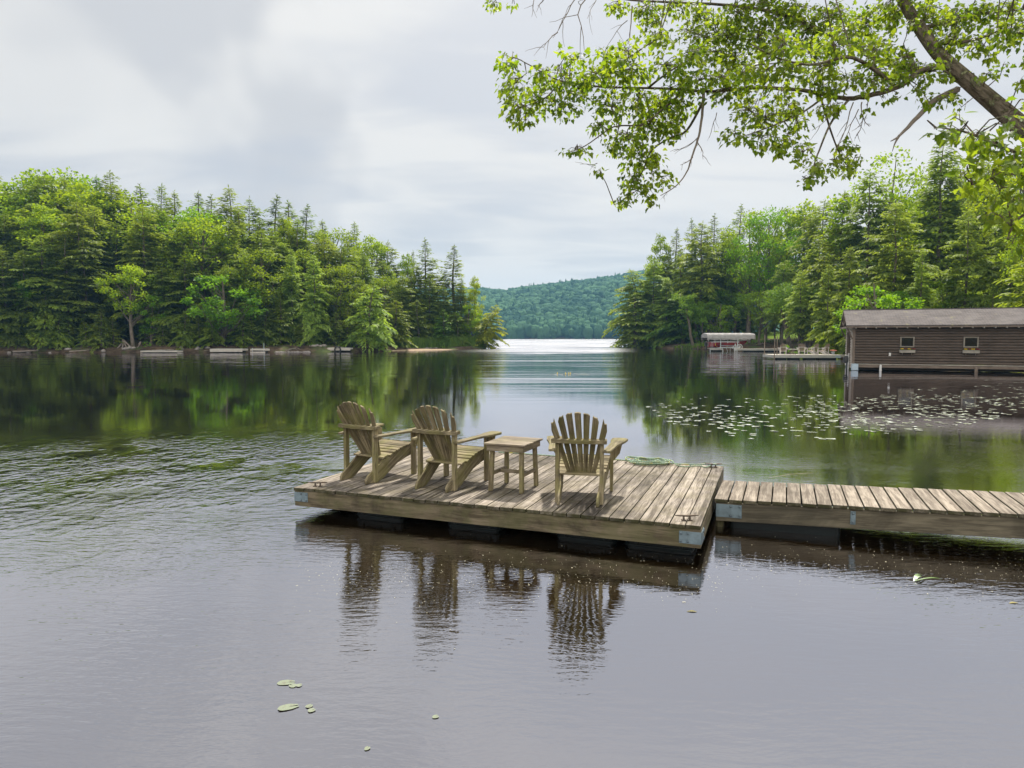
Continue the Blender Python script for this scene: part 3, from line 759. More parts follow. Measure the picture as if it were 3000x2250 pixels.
for k in range(17):
    m = MB(); m.beam((.12 + k * .56, -.06, BEv - .10), (.12 + k * .56, -OY + .01, BEv - .15), .05, .08); m.build('rafter_tail', wGrey, bh)
# open gable truss in the overhang
m = MB(); gx = -OX0 + .06; zE = BEv - .10
m.beam((gx, -OY, zE), (gx, BWd + OY, zE), .07, .13)
for s in (-1, 1):
    ye = BWd / 2 + s * half
    m.beam((gx, ye, zE + .04), (gx, BWd / 2, BRg - .02), .07, .13, (1, 0, 0))
    m.beam((gx, BWd / 2 + s * .06, zE + .1), (gx, BWd / 2 + s * 1.35, zE + .44), .06, .08, (1, 0, 0))
m.beam((gx, BWd / 2, zE + .07), (gx, BWd / 2, BRg - .1), .06, .09, (1, 0, 0))
m.build('gable_truss', wTrim, bh)
m = MB(); m.prism([(0.3, BEv - .02), (BWd - .3, BEv - .02), (BWd / 2, BRg - .1)], .05, Matrix(((0, 0, 1, .0), (1, 0, 0, 0), (0, 1, 0, 0), (0, 0, 0, 1)))); m.build('gable_panel', wLog, bh)
for y in (-.05, BWd + .05):
    m = MB(); m.beam((gx, y, zE), (-.03, y, 1.95), .06, .08); m.build('brace', wTrim, bh)
m = MB(); m.box((.05, -.075, (BB + BEv) / 2 - .05), (.13, .035, BEv - BB - .05), None, 2); m.build('corner_board', wTrim, bh)
# sill beam and deck edge on the water side
m = MB(); m.box((BLn / 2 + .25, -.14, .405), (BLn + .1, .26, .05), None, 0); m.build('ledge', wGrey, bh, .006)
m = MB(); m.box((BLn / 2 + .25, -.2, .29), (BLn + .1, .08, .18), None, 0); m.build('sill_beam', wTrim, bh, .006)
m = MB(); m.box((BLn / 2, .6, .2), (BLn - .2, 1.2, .3)); m.build('foundation', mDark, bh)  # near-black block under the front wall
for x, mt, r_, zt in ((1.55, mWhite, .07, .36), (6.55, wTrim, .09, .30)):
    m = MB(); m.tube([(x, -.33, -1.4), (x, -.33, zt - .05), (x, -.31, zt)], [r_, r_, r_ * .8], 10); m.build('piling', mt, bh, smooth=False)
m = MB(); m.box((.12, -.31, .22), (.40, .14, .42)); m.build('bumper', mBlueG, bh, .02, segs=2)
m = MB(); m.box((-.12, BWd * .52, .22), (.09, .18, .5)); m.build('bumper', mBlueG, bh, .02)
m = MB(); m.tube([(-.1, 1.5, -.4), (-.1, 1.5, 1.05)], .05, 8); m.build('guide_post', mWhite, bh)
m = MB(); m.box((2.06, -.085, 1.02), (.12, .06, .2)); m.box((2.06, -.12, 1.02), (.09, .02, .15)); m.build('electric_box', mWhite, bh, .006)
# windows with flower boxes
mPetY = simple('yellow_petals', (.72, .50, .04), .7, 0, .3, 30); mPetR = simple('dark_red_petals', (.22, .02, .03), .7, 0, .3, 30)
mPetO = simple('coral_petals', (.75, .16, .10), .7, 0, .3, 30, col2=(.80, .40, .30)); mLeafB = simple('flower_leaves', (.07, .13, .03), .7, 0, .4, 20)
def leaf_ball(m, c, r, n, s, mi=0, flat=.6):
    for _ in range(n):
        d_ = Vector((random.gauss(0, 1), random.gauss(0, 1), random.gauss(0, 1))).normalized() * r * random.random() ** .4
        q = Vector(c) + Vector((d_.x, d_.y, d_.z * flat)); a = Vector((random.gauss(0, 1), random.gauss(0, 1), random.gauss(0, 1))).normalized(); b = a.orthogonal().normalized()
        m.add([q - a * s, q + b * s * .6, q + a * s, q - b * s * .6], [(0, 1, 2, 3)], None, mi)
def bx_at(u):      # local x on the front wall seen at photo column u
    k = (u - 1500) / FPX; e = Vector((math.cos(BR_), math.sin(BR_)))
    return (k * bc.y - bc.x) / (e.x - k * e.y)
for u in (2655, 2841):
    x = bx_at(u); zc = 1.79; ww, hh = .62, .50
    f = MB()
    for s in (-1, 1):
        f.box((x + s * (ww / 2 + .035), -.085, zc), (.07, .09, hh + .14), None, 2); f.box((x, -.085, zc + s * (hh / 2 + .035)), (ww, .085, .07), None, 0)
    wf = f.build('window', wTrimW, bh, .004)
    g = MB(); g.box((x, -.068, zc), (ww, .02, hh)); g.build('pane', mPane, wf)
    fb = MB(); y0 = -.21; w_ = .84
    fb.box((x, y0 - .09, 1.22), (w_, .02, .17), Matrix.Rotation(rad(8), 3, 'X'), 0); fb.box((x, y0 + .09, 1.22), (w_, .02, .17), None, 0)
    for s in (-1, 1): fb.box((x + s * (w_ / 2 - .011), y0, 1.22), (.02, .155, .16), None, 1)
    fb.box((x, y0, 1.2), (w_ - .045, .155, .08))
    for s in (-1, 1): fb.beam((x + s * .25, y0 + .1, 1.02), (x + s * .25, y0 - .05, 1.13), .03, .03)
    fbo = fb.build('flower_box', wGrey, bh, .003)
    l = MB()
    for q in (-.3, -.15, 0, .15, .3): leaf_ball(l, (x + q, y0, 1.32), .10, 40, .035, 0)
    for q, mi in ((-.30, 1), (-.24, 1), (.06, 1), (.13, 1), (-.08, 2), (.3, 2), (.36, 2)): leaf_ball(l, (x + q, y0 - .03, 1.37), .07, 26, .03, mi)
    l.build('flowers', [mLeafB, mPetY, mPetR], fbo)

# outboard boat waiting in the open end
bx0 = Matrix.Translation((bc.x, bc.y, 0)) @ Matrix.Rotation(BR_, 4, 'Z')
mb_ = thing('moored_motorboat', 'boat with black outboard motor poking out of the boathouse doorway', 'motorboat', bx0 @ Vector((.25, 2.6, 0)), BR_)
mBlk = simple('black_cowl', (.012, .014, .016), .3, 0, .3, 8, .6)
m = MB(); st_ = []
for xx, hw, zb in ((0, .85, -.15), (1.5, .95, -.18), (3.2, .8, -.12), (4.4, .35, .05), (4.9, .03, .2)):
    st_.append([(xx, -hw, .55), (xx, -hw * .8, .1), (xx, 0, zb), (xx, hw * .8, .1), (xx, hw, .55)])
vs_ = [q for r_ in st_ for q in r_]; fs_ = [(i * 5 + k, i * 5 + k + 1, (i + 1) * 5 + k + 1, (i + 1) * 5 + k) for i in range(4) for k in range(4)] + [(0, 1, 2, 3, 4)]
fs_ += [(i * 5 + 4, i * 5, (i + 1) * 5, (i + 1) * 5 + 4) for i in range(4)]
m.add(vs_, fs_); m.build('hull', mWhite, mb_)
m = MB()
m.lathe([(.05, .25), (.15, .28), (.19, .42), (.19, .62), (.15, .72), (.05, .76)], 14, Matrix.Translation((-.42, -1.0, .12)) @ Matrix.Diagonal((1.25, .8, 1, 1)))
m.box((-.40, -1.0, .1), (.16, .12, .7)); m.box((-.42, -1.0, -.18), (.34, .1, .06)); m.build('outboard_motor', mBlk, mb_, .01)
m = MB(); m.box((-.14, -1.0, .42), (.26, .3, .3)); m.build('transom_bracket', mWhite, mb_, .01)
m = MB(); m.box((-.42, -1.0, .90), (.3, .2, .035)); m.build('cowl_stripe', mWhite, mb_)
# ------------------------------------------------------------ far dock with four chairs
def X_at(u, Y): return (u - 1500) / FPX * Y
wPale = wood('pale_dock_boards', (.58, .54, .48), (.40, .37, .33), (.2, .18, .15), .35, .8, var=.12)
wPaleF = wood('pale_dock_frame', (.50, .49, .45), (.33, .33, .31), (.16, .16, .15), .4, .8, var=.12)
wWhite = wood('sun_bleached_paint', (.66, .63, .60), (.46, .43, .41), (.25, .22, .20), .3, 4, var=.1)
wBrown = wood('dry_brown_slats', (.30, .24, .19), (.19, .15, .12), (.10, .08, .06), .3, 4, var=.12)
FY = 64.0; fx0, fx1 = X_at(2264, FY), X_at(2459, FY)
fd = thing('far_dock', 'pale floating dock carrying four chairs beside the boathouse', 'dock', (fx0, FY, 0), rad(-3))
fl = fx1 - fx0; FDZ = .42
m = MB()
for k in range(26): m.box((fl * (k + .5) / 26, 1.5, FDZ - .02), (fl / 26 - .012, 3.0, .04), None, 1)
m.build('deck', wPale, fd)
m = MB()
m.box((fl / 2, .0, FDZ - .16), (fl, .06, .22), None, 0); m.box((fl / 2, 3.0, FDZ - .16), (fl, .06, .22), None, 0)
m.box((0, 1.5, FDZ - .16), (.06, 2.93, .21), None, 1); m.box((fl, 1.5, FDZ - .16), (.06, 2.93, .21), None, 1)
m.build('frame', wPaleF, fd)
for a, b in ((.10, 1.05), (1.3, 2.25), (2.75, 3.7), (3.95, 5.6)):
    m = MB(); m.box(((a + b) / 2 * fl / 6.25 + .25, .42, 0), ((b - a) * fl / 6.25, .7, .46)); m.build('float_drum', mDrum, fd, .04)
m = MB(); m.box((fl - .3, -.04, FDZ - .15), (.45, .03, .2)); m.build('bumper', mBlueG, fd)
for x, y, z in ((.12, -.05, 1.95), (.42, .15, 2.15), (.02, 2.6, 2.3)):
    m = MB(); m.tube([(x, y, -1.6), (x, y, z)], .045, 7); m.build('post', wBrown, fd)
m = MB(); m.box((fl + .7, 1.4, FDZ - .05), (1.5, 1.1, .06), None, 0); m.box((fl + .7, .85, FDZ - .15), (1.5, .05, .16), None, 0); m.build('gangway', wGrey, fd)
pc = thing('patio_chair', 'white framed brown slatted chair on the far dock nearest the thin posts', 'chair', group='white framed chairs on the far dock')
chair_parts(pc, wWhite, wBrown)
def far_put(o, u, dy, hd, lab=None):
    Y = FY + dy; o.location = (X_at(u, Y), Y, FDZ + .004); o.rotation_euler = (0, 0, -rad(hd)); o.scale = (1.04, 1.04, 1.04)
    if lab: o['label'] = lab
far_put(pc, 2294, 1.25, 20)
for u, hd, lab in ((2348, 22, 'white framed chair seen from behind just past the low trestle table'),
                   (2389, -28, 'white framed chair turned sideways, the one farther from the flower pot'),
                   (2421, -26, 'white framed chair turned sideways right beside the flower pot')):
    far_put(dup(pc, (0, 0, 0), 0), u, 1.35, hd, lab)
Yt = FY + 1.3
tb = thing('trestle_table', 'low pale table with crossed legs between two chairs on the far dock', 'table', (X_at(2319, Yt), Yt, FDZ + .004), 0)
m = MB()
for k in range(5): m.box((0, -.3 + .15 * k, .50), (.80, .14, .03), None, 0)
m.build('tabletop', wWhite, tb)
for s in (-1, 1):
    m = MB(); m.beam((-s * .28, s * .2, 0), (s * .12, s * .2, .485), .05, .05, (0, 1, 0)); m.beam((s * .28, s * .26, 0), (-s * .12, s * .26, .485), .05, .05, (0, 1, 0)); m.build('crossed_legs', wBrown, tb)
Yp = FY + 1.2
fp = thing('flower_pot', 'grey pot of coral red flowers at the end of the far dock', 'flower pot', (X_at(2440, Yp), Yp, FDZ + .004))
mPot = simple('grey_pot', (.34, .38, .40), .6)
m = MB(); m.lathe([(.11, 0), (.17, .24), (.19, .25), (.19, .28), (.16, .28), (.15, .24)], 18); m.build('pot', mPot, fp, smooth=False)
m = MB()
for _ in range(9): leaf_ball(m, (random.uniform(-.15, .15), random.uniform(-.15, .15), .31), .09, 18, .04, 0)
for _ in range(16): leaf_ball(m, (random.uniform(-.24, .24), random.uniform(-.2, .2), random.uniform(.34, .44)), .055, 16, .035, 1)
m.build('flowers', [mLeafB, mPetO], fp)

# ------------------------------------------------------------ boat lift with canopy, red motorboat, lift dock
LY = 101.0
def LX(u): return X_at(u, LY)
lift = thing('boat_lift', 'aluminium boat lift with a long grey fabric canopy', 'boat lift', (LX(2062), LY, 0), rad(2))
mAlu = simple('aluminium', (.58, .62, .64), .45, .3, .2, 4)
mCan, t = newmat('canopy_fabric'); ob = t.new('ShaderNodeTexCoord').outputs['Object']
n = t.noise(t.map(ob, (1.2, 1, 3)), 1.4, 4, .6); col = t.mix(t.ss(n, .35, .65), (.30, .285, .28, 1), (.40, .385, .38, 1))
p = t.new('ShaderNodeBsdfPrincipled', {'Roughness': .85}); t.set(p, 'Base Color', col)
bp = t.new('ShaderNodeBump', {'Strength': .5, 'Distance': .05}); t.set(bp, 'Height', n); t.set(p, 'Normal', bp); out(t, p)
Lc = LX(2203) - LX(2062); nx_ = 24; prof = [(-1.5, 1.68), (-1.52, 2.0), (-1.42, 2.36), (-1.2, 2.58), (-.5, 2.66), (.5, 2.66), (1.2, 2.58), (1.42, 2.36), (1.52, 2.0), (1.5, 1.68)]
vs_ = []; fs_ = []
for i in range(nx_ + 1):
    x = Lc * i / nx_; e = 1 - .05 * (1 if i in (0, nx_) else 0)
    sag = .05 * math.sin(i * 1.3) + .04 * math.sin(i * 2.9)
    for j, (y, z) in enumerate(prof):
        ed = 1 if j in (0, len(prof) - 1) else 0
        vs_.append((x, y * e + .03 * math.sin(i * 2.1 + j), z - (.05 if i in (0, nx_) else 0) + (sag if ed else .012 * math.sin(i * 1.9 + j)) + (.14 if (ed and i > nx_ - 3) else 0)))
np_ = len(prof)
for i in range(nx_):
    for j in range(np_ - 1): fs_.append((i * np_ + j, (i + 1) * np_ + j, (i + 1) * np_ + j + 1, i * np_ + j + 1))
fs_ += [tuple(range(1, np_ - 1)), tuple((nx_) * np_ + j for j in range(np_ - 2, 0, -1))]
m = MB(); m.add(vs_, fs_); co = m.build('canopy', mCan, lift, smooth=False); so_ = co.modifiers.new('thick', 'SOLIDIFY'); so_.thickness = .02
xa, xb = LX(2101) - LX(2062), LX(2150) - LX(2062)
for y in (-1.45, 1.45):
    for x in (xa, xb):
        m = MB(); m.tube([(x, y, -1.6), (x, y, 1.9)], .055, 8); m.build('lift_post', mAlu, lift)
    m = MB(); m.beam((xa - 1.3, y, 1.36), (xb + .25, y, 1.36), .06, .085); m.build('side_rail', mAlu, lift)
    m = MB(); m.beam((xa - .2, y, .55), (xb + .3, y, .55), .10, .12); m.beam((xa, y, .80), (xb, y, .78), .06, .06); m.build('lift_beam', mAlu, lift)
    m = MB()
    for x in (xa - .85, xa + .0, xa + 1.05, xb, xb + .2): m.tube([(x, y * .98, 1.2), (x, y * .98, 1.75)], .035, 6)
    m.build('canopy_struts', mAlu, lift)
m = MB()
for x in (xa, xb): m.beam((x, -1.45, .5), (x, 1.45, .5), .09, .12)
m.build('cross_beams', mAlu, lift)
m = MB(); m.tube([(xa + .3, -1.4, .55), (xa + .45, -1.4, .0), (xa + .6, -1.3, -.3)], .03, 6); m.tube([(xa + .85, -1.4, .5), (xa + 1.1, -1.4, -.1)], .03, 6); m.build('bunk_struts', mAlu, lift)
wh = MB(); WX = LX(2155) - LX(2062); R_ = .42
wh.tube([(WX + R_ * math.cos(q * math.pi / 10), -1.62, .62 + R_ * math.sin(q * math.pi / 10)) for q in range(21)], .035, 6, cap=False)
for q in range(5):
    a = q * math.pi / 5; wh.tube([(WX - R_ * math.cos(a), -1.62, .62 - R_ * math.sin(a)), (WX + R_ * math.cos(a), -1.62, .62 + R_ * math.sin(a))], .02, 5)
wh.tube([(WX, -1.66, .62), (WX, -1.4, .62)], .05, 6); wh.build('winch_wheel', mWhite, lift)

mRed = simple('red_gelcoat', (.30, .018, .022), .25, 0, .2, 1.5, .6)
rb = thing('red_motorboat', 'red hulled motorboat with white bow cover raised on the lift', 'motorboat', (LX(2074), LY, .50), rad(2))
secs = [(0, .95, .85, .05), (.7, 1.0, .86, .0), (2.2, 1.02, .90, .0), (3.6, .9, .95, .06), (4.7, .58, 1.02, .22), (5.4, .22, 1.07, .5), (5.75, .02, 1.1, .85)]
def hull(scale_top, z_off, secs, close=True, zscale=1.0):
    vs_ = []; fs_ = []
    for x, hw, zt, zb in secs:
        mid = zb + (zt - zb) * .42
        vs_ += [(x, -hw, zt), (x, -hw * .93, mid), (x, -hw * .45, zb + .06), (x, 0, zb), (x, hw * .45, zb + .06), (x, hw * .93, mid), (x, hw, zt)]
    n = 7
    for i in range(len(secs) - 1):
        for k in range(n - 1): fs_.append((i * n + k, i * n + k + 1, (i + 1) * n + k + 1, (i + 1) * n + k))
        fs_.append((i * n + 6, i * n, (i + 1) * n, (i + 1) * n + 6))
    fs_.append(tuple(range(n))); return vs_, fs_
m = MB(); m.add(*hull(1, 0, secs)); m.build('hull', mRed, rb, smooth=False)
m = MB()
for i in range(len(secs) - 1):
    a, b = secs[i], secs[i + 1]
    for s in (-1, 1): m.beam((a[0], s * (a[1] + .012), a[2] + .02), (b[0], s * (b[1] + .012), b[2] + .02), .06, .06)
m.build('rub_rail', mWhite, rb)
vs_ = []; fs_ = []
for i in range(9):
    x = .6 + i * .5; hw = 1.0 - max(0, x - 2.6) * .26
    for k in range(5):
        q = -1 + k * .5; vs_.append((x, hw * q, .93 + .42 * (1 - q * q) * (.55 + .45 * math.sin(i * .75 + .4)) * (1 - i * .06)))
for i in range(8):
    for k in range(4): fs_.append((i * 5 + k, (i + 1) * 5 + k, (i + 1) * 5 + k + 1, i * 5 + k + 1))
m = MB(); m.add(vs_, fs_); m.build('boat_cover', simple('pale_boat_cover', (.55, .54, .52), .8, 0, .2, 3), rb)
m = MB(); m.box((-.35, 0, .55), (.35, .45, .5)); m.box((-.3, 0, .1), (.16, .16, .9)); m.box((-.38, 0, -.3), (.45, .1, .08)); m.build('outboard_motor', mBlk, rb, .06, segs=3)
m = MB()
for k in range(6): m.box((1.15 + k * .16, -1.012, .56), (.1, .02, .13)); m.box((1.15 + k * .16, -1.0, .36), (.1, .03, .09))
m.build('registration_digits', mBlk, rb)
m = MB(); m.box((.72, -1.03, .5), (.08, .02, .35)); m.box((.95, -1.02, .2), (.1, .02, .08)); m.box((2.45, -1.04, .22), (.12, .02, .08)); m.build('reflector', mPetY, rb)

DYs = 97.6
ld = thing('lift_dock', 'long narrow pale dock running from the boat lift towards the far chairs', 'dock', (X_at(2157, DYs), DYs, 0), rad(-4))
ll = X_at(2285, DYs) - X_at(2157, DYs)
m = MB()
for k in range(34): m.box((ll * (k + .5) / 34, .75, .40), (ll / 34 - .015, 1.5, .04), None, 1)
m.build('deck', wPale, ld)
m = MB(); m.box((ll / 2, 0, .27), (ll, .05, .22), None, 0); m.box((ll / 2, 1.5, .27), (ll, .05, .22), None, 0); m.box((0, .75, .27), (.05, 1.44, .21), None, 1); m.build('frame', wPaleF, ld)
m = MB(); m.box((ll / 2 + .4, .6, .05), (ll - 1.4, .8, .3)); m.build('float', mDrum, ld)
m = MB()
for a in ((-.9, .95), (-.5, .95)): pass
m.tube([(-.6, .1, .48), (-.35, .1, .82), (.55, .1, .82), (.40, .1, .48)], .035, 6); m.tube([(-.6, .1, .48), (.40, .1, .48)], .03, 6)
m.build('railing', mWhite, ld)
m = MB(); 
for y in (-.12, -.12): pass
m.tube([(-.32, -.1, -.8), (-.32, -.1, .52)], .03, 6); m.tube([(.0, -.1, -.8), (.0, -.1, .52)], .03, 6)
for z in (-.1, .1, .3): m.tube([(-.32, -.1, z), (0, -.1, z)], .02, 6)
m.build('ladder', mWhite, ld)
m = MB(); m.tube([(-.12, .3, -1.2), (-.12, .3, 1.05)], .05, 8); m.tube([(-.12, .3, 1.03), (-.12, .3, 1.12)], .07, 8); m.build('mooring_pole', mWhite, ld)
sd_ = thing('swim_platform', 'small low pale platform behind the stern of the red boat', 'dock', (LX(2068), LY - 1.9, 0))
m = MB()
for k in range(8): m.box((.12 + .235 * k, .7, .42), (.22, 1.4, .04), None, 1)
m.build('deck', wPale, sd_)
m = MB(); m.box((.95, 0, .30), (1.9, .05, .2), None, 0); m.build('frame', wPaleF, sd_); m = MB(); m.box((.95, .6, .05), (1.6, .9, .3)); m.build('float', mDrum, sd_)
for x in (.05, 1.85):
    m = MB(); m.tube([(x, -.04, -.9), (x, -.04, .46)], .04, 6); m.build('post', mAlu, sd_)
m = MB(); m.tube([(.35, .6, .44), (.35, .6, 1.25)], .02, 5); m.tube([(.6, .6, .44), (.6, .6, 1.25)], .02, 5); m.tube([(.35, .6, 1.25), (.6, .6, 1.25)], .02, 5); m.build('handrail', mAlu, sd_)

# ------------------------------------------------------------ docks along the left bank
def flat_dock(u0, u1, Y, z, depth, label, fz=.2):
    x0, x1 = X_at(u0, Y), X_at(u1, Y); L = x1 - x0; n = max(6, int(L / .3))
    d_ = thing('shore_dock', label, 'dock', (x0, Y, 0), 0)
    m = MB()
    for k in range(n): m.box((L * (k + .5) / n, depth / 2, z - .02), (L / n - .015, depth, .04), None, 1)
    m.build('deck', wPaleF, d_)
    m = MB(); m.box((L / 2, -.02, z - .04 - fz / 2), (L, .05, fz), None, 0); m.box((L / 2, -.05, z - .05 - fz * .45), (L - .06, .02, .03), None, 0); m.box((0.02, depth / 2, z - .15), (.05, depth - .06, .2), None, 1); m.box((L - .02, depth / 2, z - .15), (.05, depth - .06, .2), None, 1)
    m.build('frame', wPale, d_)
    m = MB(); m.box((L / 2, depth * .5, z - .3), (L - .4, depth * .7, .36)); m.build('float', mDrum, d_)
    return d_
d1 = flat_dock(412, 521, 90.5, .28, 1.6, 'low weathered grey dock at the foot of the bare bank', .16)
m = MB(); m.beam((1.6, 1.1, .36), (3.9, 1.0, .40), .3, .05); m.beam((1.2, .8, .32), (2.9, .75, .33), .25, .04); m.build('loose_boards', wGrey, d1)
flat_dock(616, 711, 91.0, .52, 2.0, 'long plain grey swim dock below the dark maples', .36)
rf = flat_dock(734, 778, 91.5, .50, 1.7, 'short grey raft with two thin poles', .18)
m = MB(); m.box((1.0, -.03, .06), (2.0, .05, .16), None, 0); m.build('lower_rail', wPale, rf)
for x, z in ((.25, .62), (1.8, 1.25)):
    m = MB(); m.tube([(x, .1, -1), (x, .1, z)], .035, 6); m.build('pole', mBlueG, rf)
td = flat_dock(960, 1027, 96.0, .58, 1.6, 'short silvery dock with a black tyre hung on its face', .34)
mTy = simple('tyre_rubber', (.012, .012, .012), .7)
m = MB(); m.tube([(.40 * math.cos(q * math.pi / 12), 0, .40 * math.sin(q * math.pi / 12)) for q in range(25)], .10, 8, cap=False)
ty = m.build('tyre', mTy, smooth=True); ty.location = (X_at(990, 95.9), 95.82, .32); tag(ty, 'black rubber tyre hanging as a fender on the short silvery dock', 'tyre')

# ------------------------------------------------------------ lily pads
mPad, t = newmat('lily_pad_leaf')
oi = t.new('ShaderNodeObjectInfo'); gp = t.new('ShaderNodeNewGeometry').outputs['Position']
n = t.noise(gp, 30, 4, .65); col = t.mix(t.ss(n, .5, .72), (.40, .43, .32, 1), (.27, .23, .15, 1)); col = t.mix(t.math('MULTIPLY', oi.outputs['Random'], .5), col, (.44, .45, .36, 1)); col = t.mix(1.0, col, oi.outputs['Color'], 'MULTIPLY')
p = t.new('ShaderNodeBsdfPrincipled', {'Roughness': .2, 'Specular IOR Level': 1.0, 'Coat Weight': 1.0, 'Coat Roughness': .08, 'Coat IOR': 1.8}); t.set(p, 'Base Color', col); out(t, p)
def pad_mesh(k, long=1.0, curl=.02):
    n = 22; vs_ = [(0, 0, .004)]; a0 = rad(11)
    for i in range(n + 1):
        a = a0 + (2 * math.pi - 2 * a0) * i / n; r_ = 1 + .05 * math.sin(3 * a + k) + .03 * math.sin(7 * a + 2 * k)
        vs_.append((math.cos(a) * r_ * long, math.sin(a) * r_, .004 + curl * max(0, math.sin(2 * a + k)) ** 2))
    n2 = len(vs_); vs_ += [(x * .98, y * .98, z - .012) for x, y, z in vs_]
    fs_ = [(0, i, i + 1) for i in range(1, n + 1)] + [(n2, n2 + i + 1, n2 + i) for i in range(1, n + 1)]
    fs_ += [(i, n2 + i, n2 + i + 1, i + 1) for i in range(1, n + 1)]
    me = bpy.data.meshes.new('lily_pad'); me.from_pydata(vs_, [], fs_); me.materials.append(mPad); return me
padc = [pad_mesh(k, 1 + .35 * (k % 3), .05 + .05 * (k % 2)) for k in range(6)]
padm = [pad_mesh(k, 1 + .12 * (k % 3), .012 + .02 * (k % 2)) for k in range(6)]
PADN = 0
def lily(x, y, r_, label, group, k=None, rz=None, tilt=0, far=False):
    global PADN
    o = bpy.data.objects.new('lily_pad', (padc if far else padm)[PADN % 6 if k is None else k]); COL.objects.link(o); PADN += 1
    o.location = (x, y, .004); o.scale = (r_, r_, r_); o.rotation_euler = (tilt + random.uniform(-.02, .02), random.uniform(-.02, .02), random.uniform(0, 6.28) if rz is None else rz)
    return tag(o, label, 'lily pad', group)
rp = random.Random(21)
def in_poly(u, v, P):
    c = False
    for i in range(len(P)):
        (x1, y1), (x2, y2) = P[i], P[i - 1]
        if (y1 > v) != (y2 > v) and u < (x2 - x1) * (v - y1) / (y2 - y1) + x1: c = not c
    return c
PZ = [(1885, 1186), (2010, 1162), (2180, 1165), (2420, 1158), (2520, 1165), (2700, 1140), (2860, 1115), (3000, 1098), (3000, 1215), (2880, 1235), (2700, 1262), (2560, 1282), (2360, 1288), (2180, 1288), (2060, 1262), (1960, 1240)]
placed = []; tries = 0
while len(placed) < 560 and tries < 90000:
    tries += 1
    u, v = rp.uniform(1880, 3000), rp.uniform(1095, 1290)
    if not in_poly(u, v, PZ): continue
    q = on_level(u, v, 0); cl_n = mnoise.noise(Vector((q.x * .55, q.y * .33, 3.3))) * .5 + .5
    core = math.exp(-((v - (1235 - (u - 1900) * .055)) / 46) ** 2)
    if rp.random() > cl_n * (.18 + .9 * core) * (1.25 if u > 2350 else .7): continue
    if any((q.x - c[0]) ** 2 + (q.y - c[1]) ** 2 < .025 for c in placed): continue
    placed.append((q.x, q.y, rp.uniform(.045, .092), u, v))
placed.sort(key=lambda c: -c[2] / c[1])
for x, y, r_, u, v in placed[:280]:
    if v > 1175 and u > 2450 and v < 1255: lab, gr = 'pale lily pad floating over the dark reflection of the boathouse', 'lily pads in the boathouse reflection'
    elif u <= 2450: lab, gr = 'pale lily pad floating over green reflections between the dock and the far chairs', 'lily pads on the green reflections'
    elif v <= 1175: lab, gr = 'pale lily pad floating just below the boathouse wall', 'lily pads under the boathouse wall'
    else: lab, gr = 'pale lily pad at the fringe of the patch nearest the walkway', 'lily pads nearest the walkway'
    lily(x, y, r_, lab, gr, far=True).color = (1.6, 1.6, 1.75, 1)  # far pads tinted whiter, glint of sky and sun put into the colour
V = []; F = []
for i, (x, y, r_, u, v) in enumerate(placed[280:]):
    src = padc[i % 6]; a = rp.uniform(0, 6.28); c, s_ = math.cos(a) * r_, math.sin(a) * r_; o_ = len(V)
    V += [(x + p_.co.x * c - p_.co.y * s_, y + p_.co.x * s_ + p_.co.y * c, .004 + p_.co.z * r_) for p_ in src.vertices]
    F += [tuple(k + o_ for k in f_.vertices) for f_ in src.polygons]
me = bpy.data.meshes.new('small_lily_pads'); me.from_pydata(V, [], F); me.materials.append(mPad)
sp_ = link('small_lily_pads', me); sp_.color = (1.6, 1.6, 1.75, 1); tag(sp_, 'far scatter of tiny lily pads among the larger ones before the boathouse', 'lily pads', kind='stuff')  # same whitened tint, glint carried by the colour
for i in range(14):
    u = 1618 + rp.random() * 100; q = on_level(u, 1096 + rp.uniform(-2.5, 3), 0)
    lily(q.x, q.y, rp.uniform(.12, .2), 'lily pad in the small flowering cluster out in the open channel', 'lily pads in the open channel')
mYel = simple('pond_lily_yellow', (.75, .55, .03), .6)
for i, u in enumerate((1633, 1657, 1671, 1666)):
    q = on_level(u, 1096, 0); m = MB(); m.lathe([(.008, 0), (.03, .03), (.035, .055), (.015, .075)], 9); o = m.build('lily_flower', mYel); o.location = (q.x, q.y, .01)
    tag(o, 'yellow pond lily bud above the pads out in the open channel', 'flower', 'pond lily buds in the channel')
for u, v, lu, k, rz, lab in ((838, 2001, 38, 2, .1, 'long oval lily pad at the left end of the floating trio'), (858, 2010, 24, 1, 2.6, 'folded lily pad in the middle of the floating trio'), (876, 2009, 21, 0, .3, 'round notched lily pad at the right end of the floating trio'),
                          (844, 2073, 44, 2, .35, 'smooth narrow lily pad floating alone below the trio'), (906, 2070, 22, 1, .9, 'upper pale pad of the overlapping pair of lily pads'), (913, 2082, 25, 3, .6, 'blotched lower pad of the overlapping pair of lily pads'),
                          (1276, 2101, 20, 4, .5, 'small faded lily pad floating by itself below the first chair reflection'), (1076, 2194, 18, 5, 1.2, 'crumpled little lily pad nearest the viewer')):
    q = on_level(u, v, 0); r_ = lu / 2 * q.y / FPX * 1.0
    o = lily(q.x, q.y, r_ * .93, lab, None, k, rz); o.color = (.50, .54, .42, 1)
    if k == 2: o.scale = (r_ * 1.15, r_ * .8, r_)
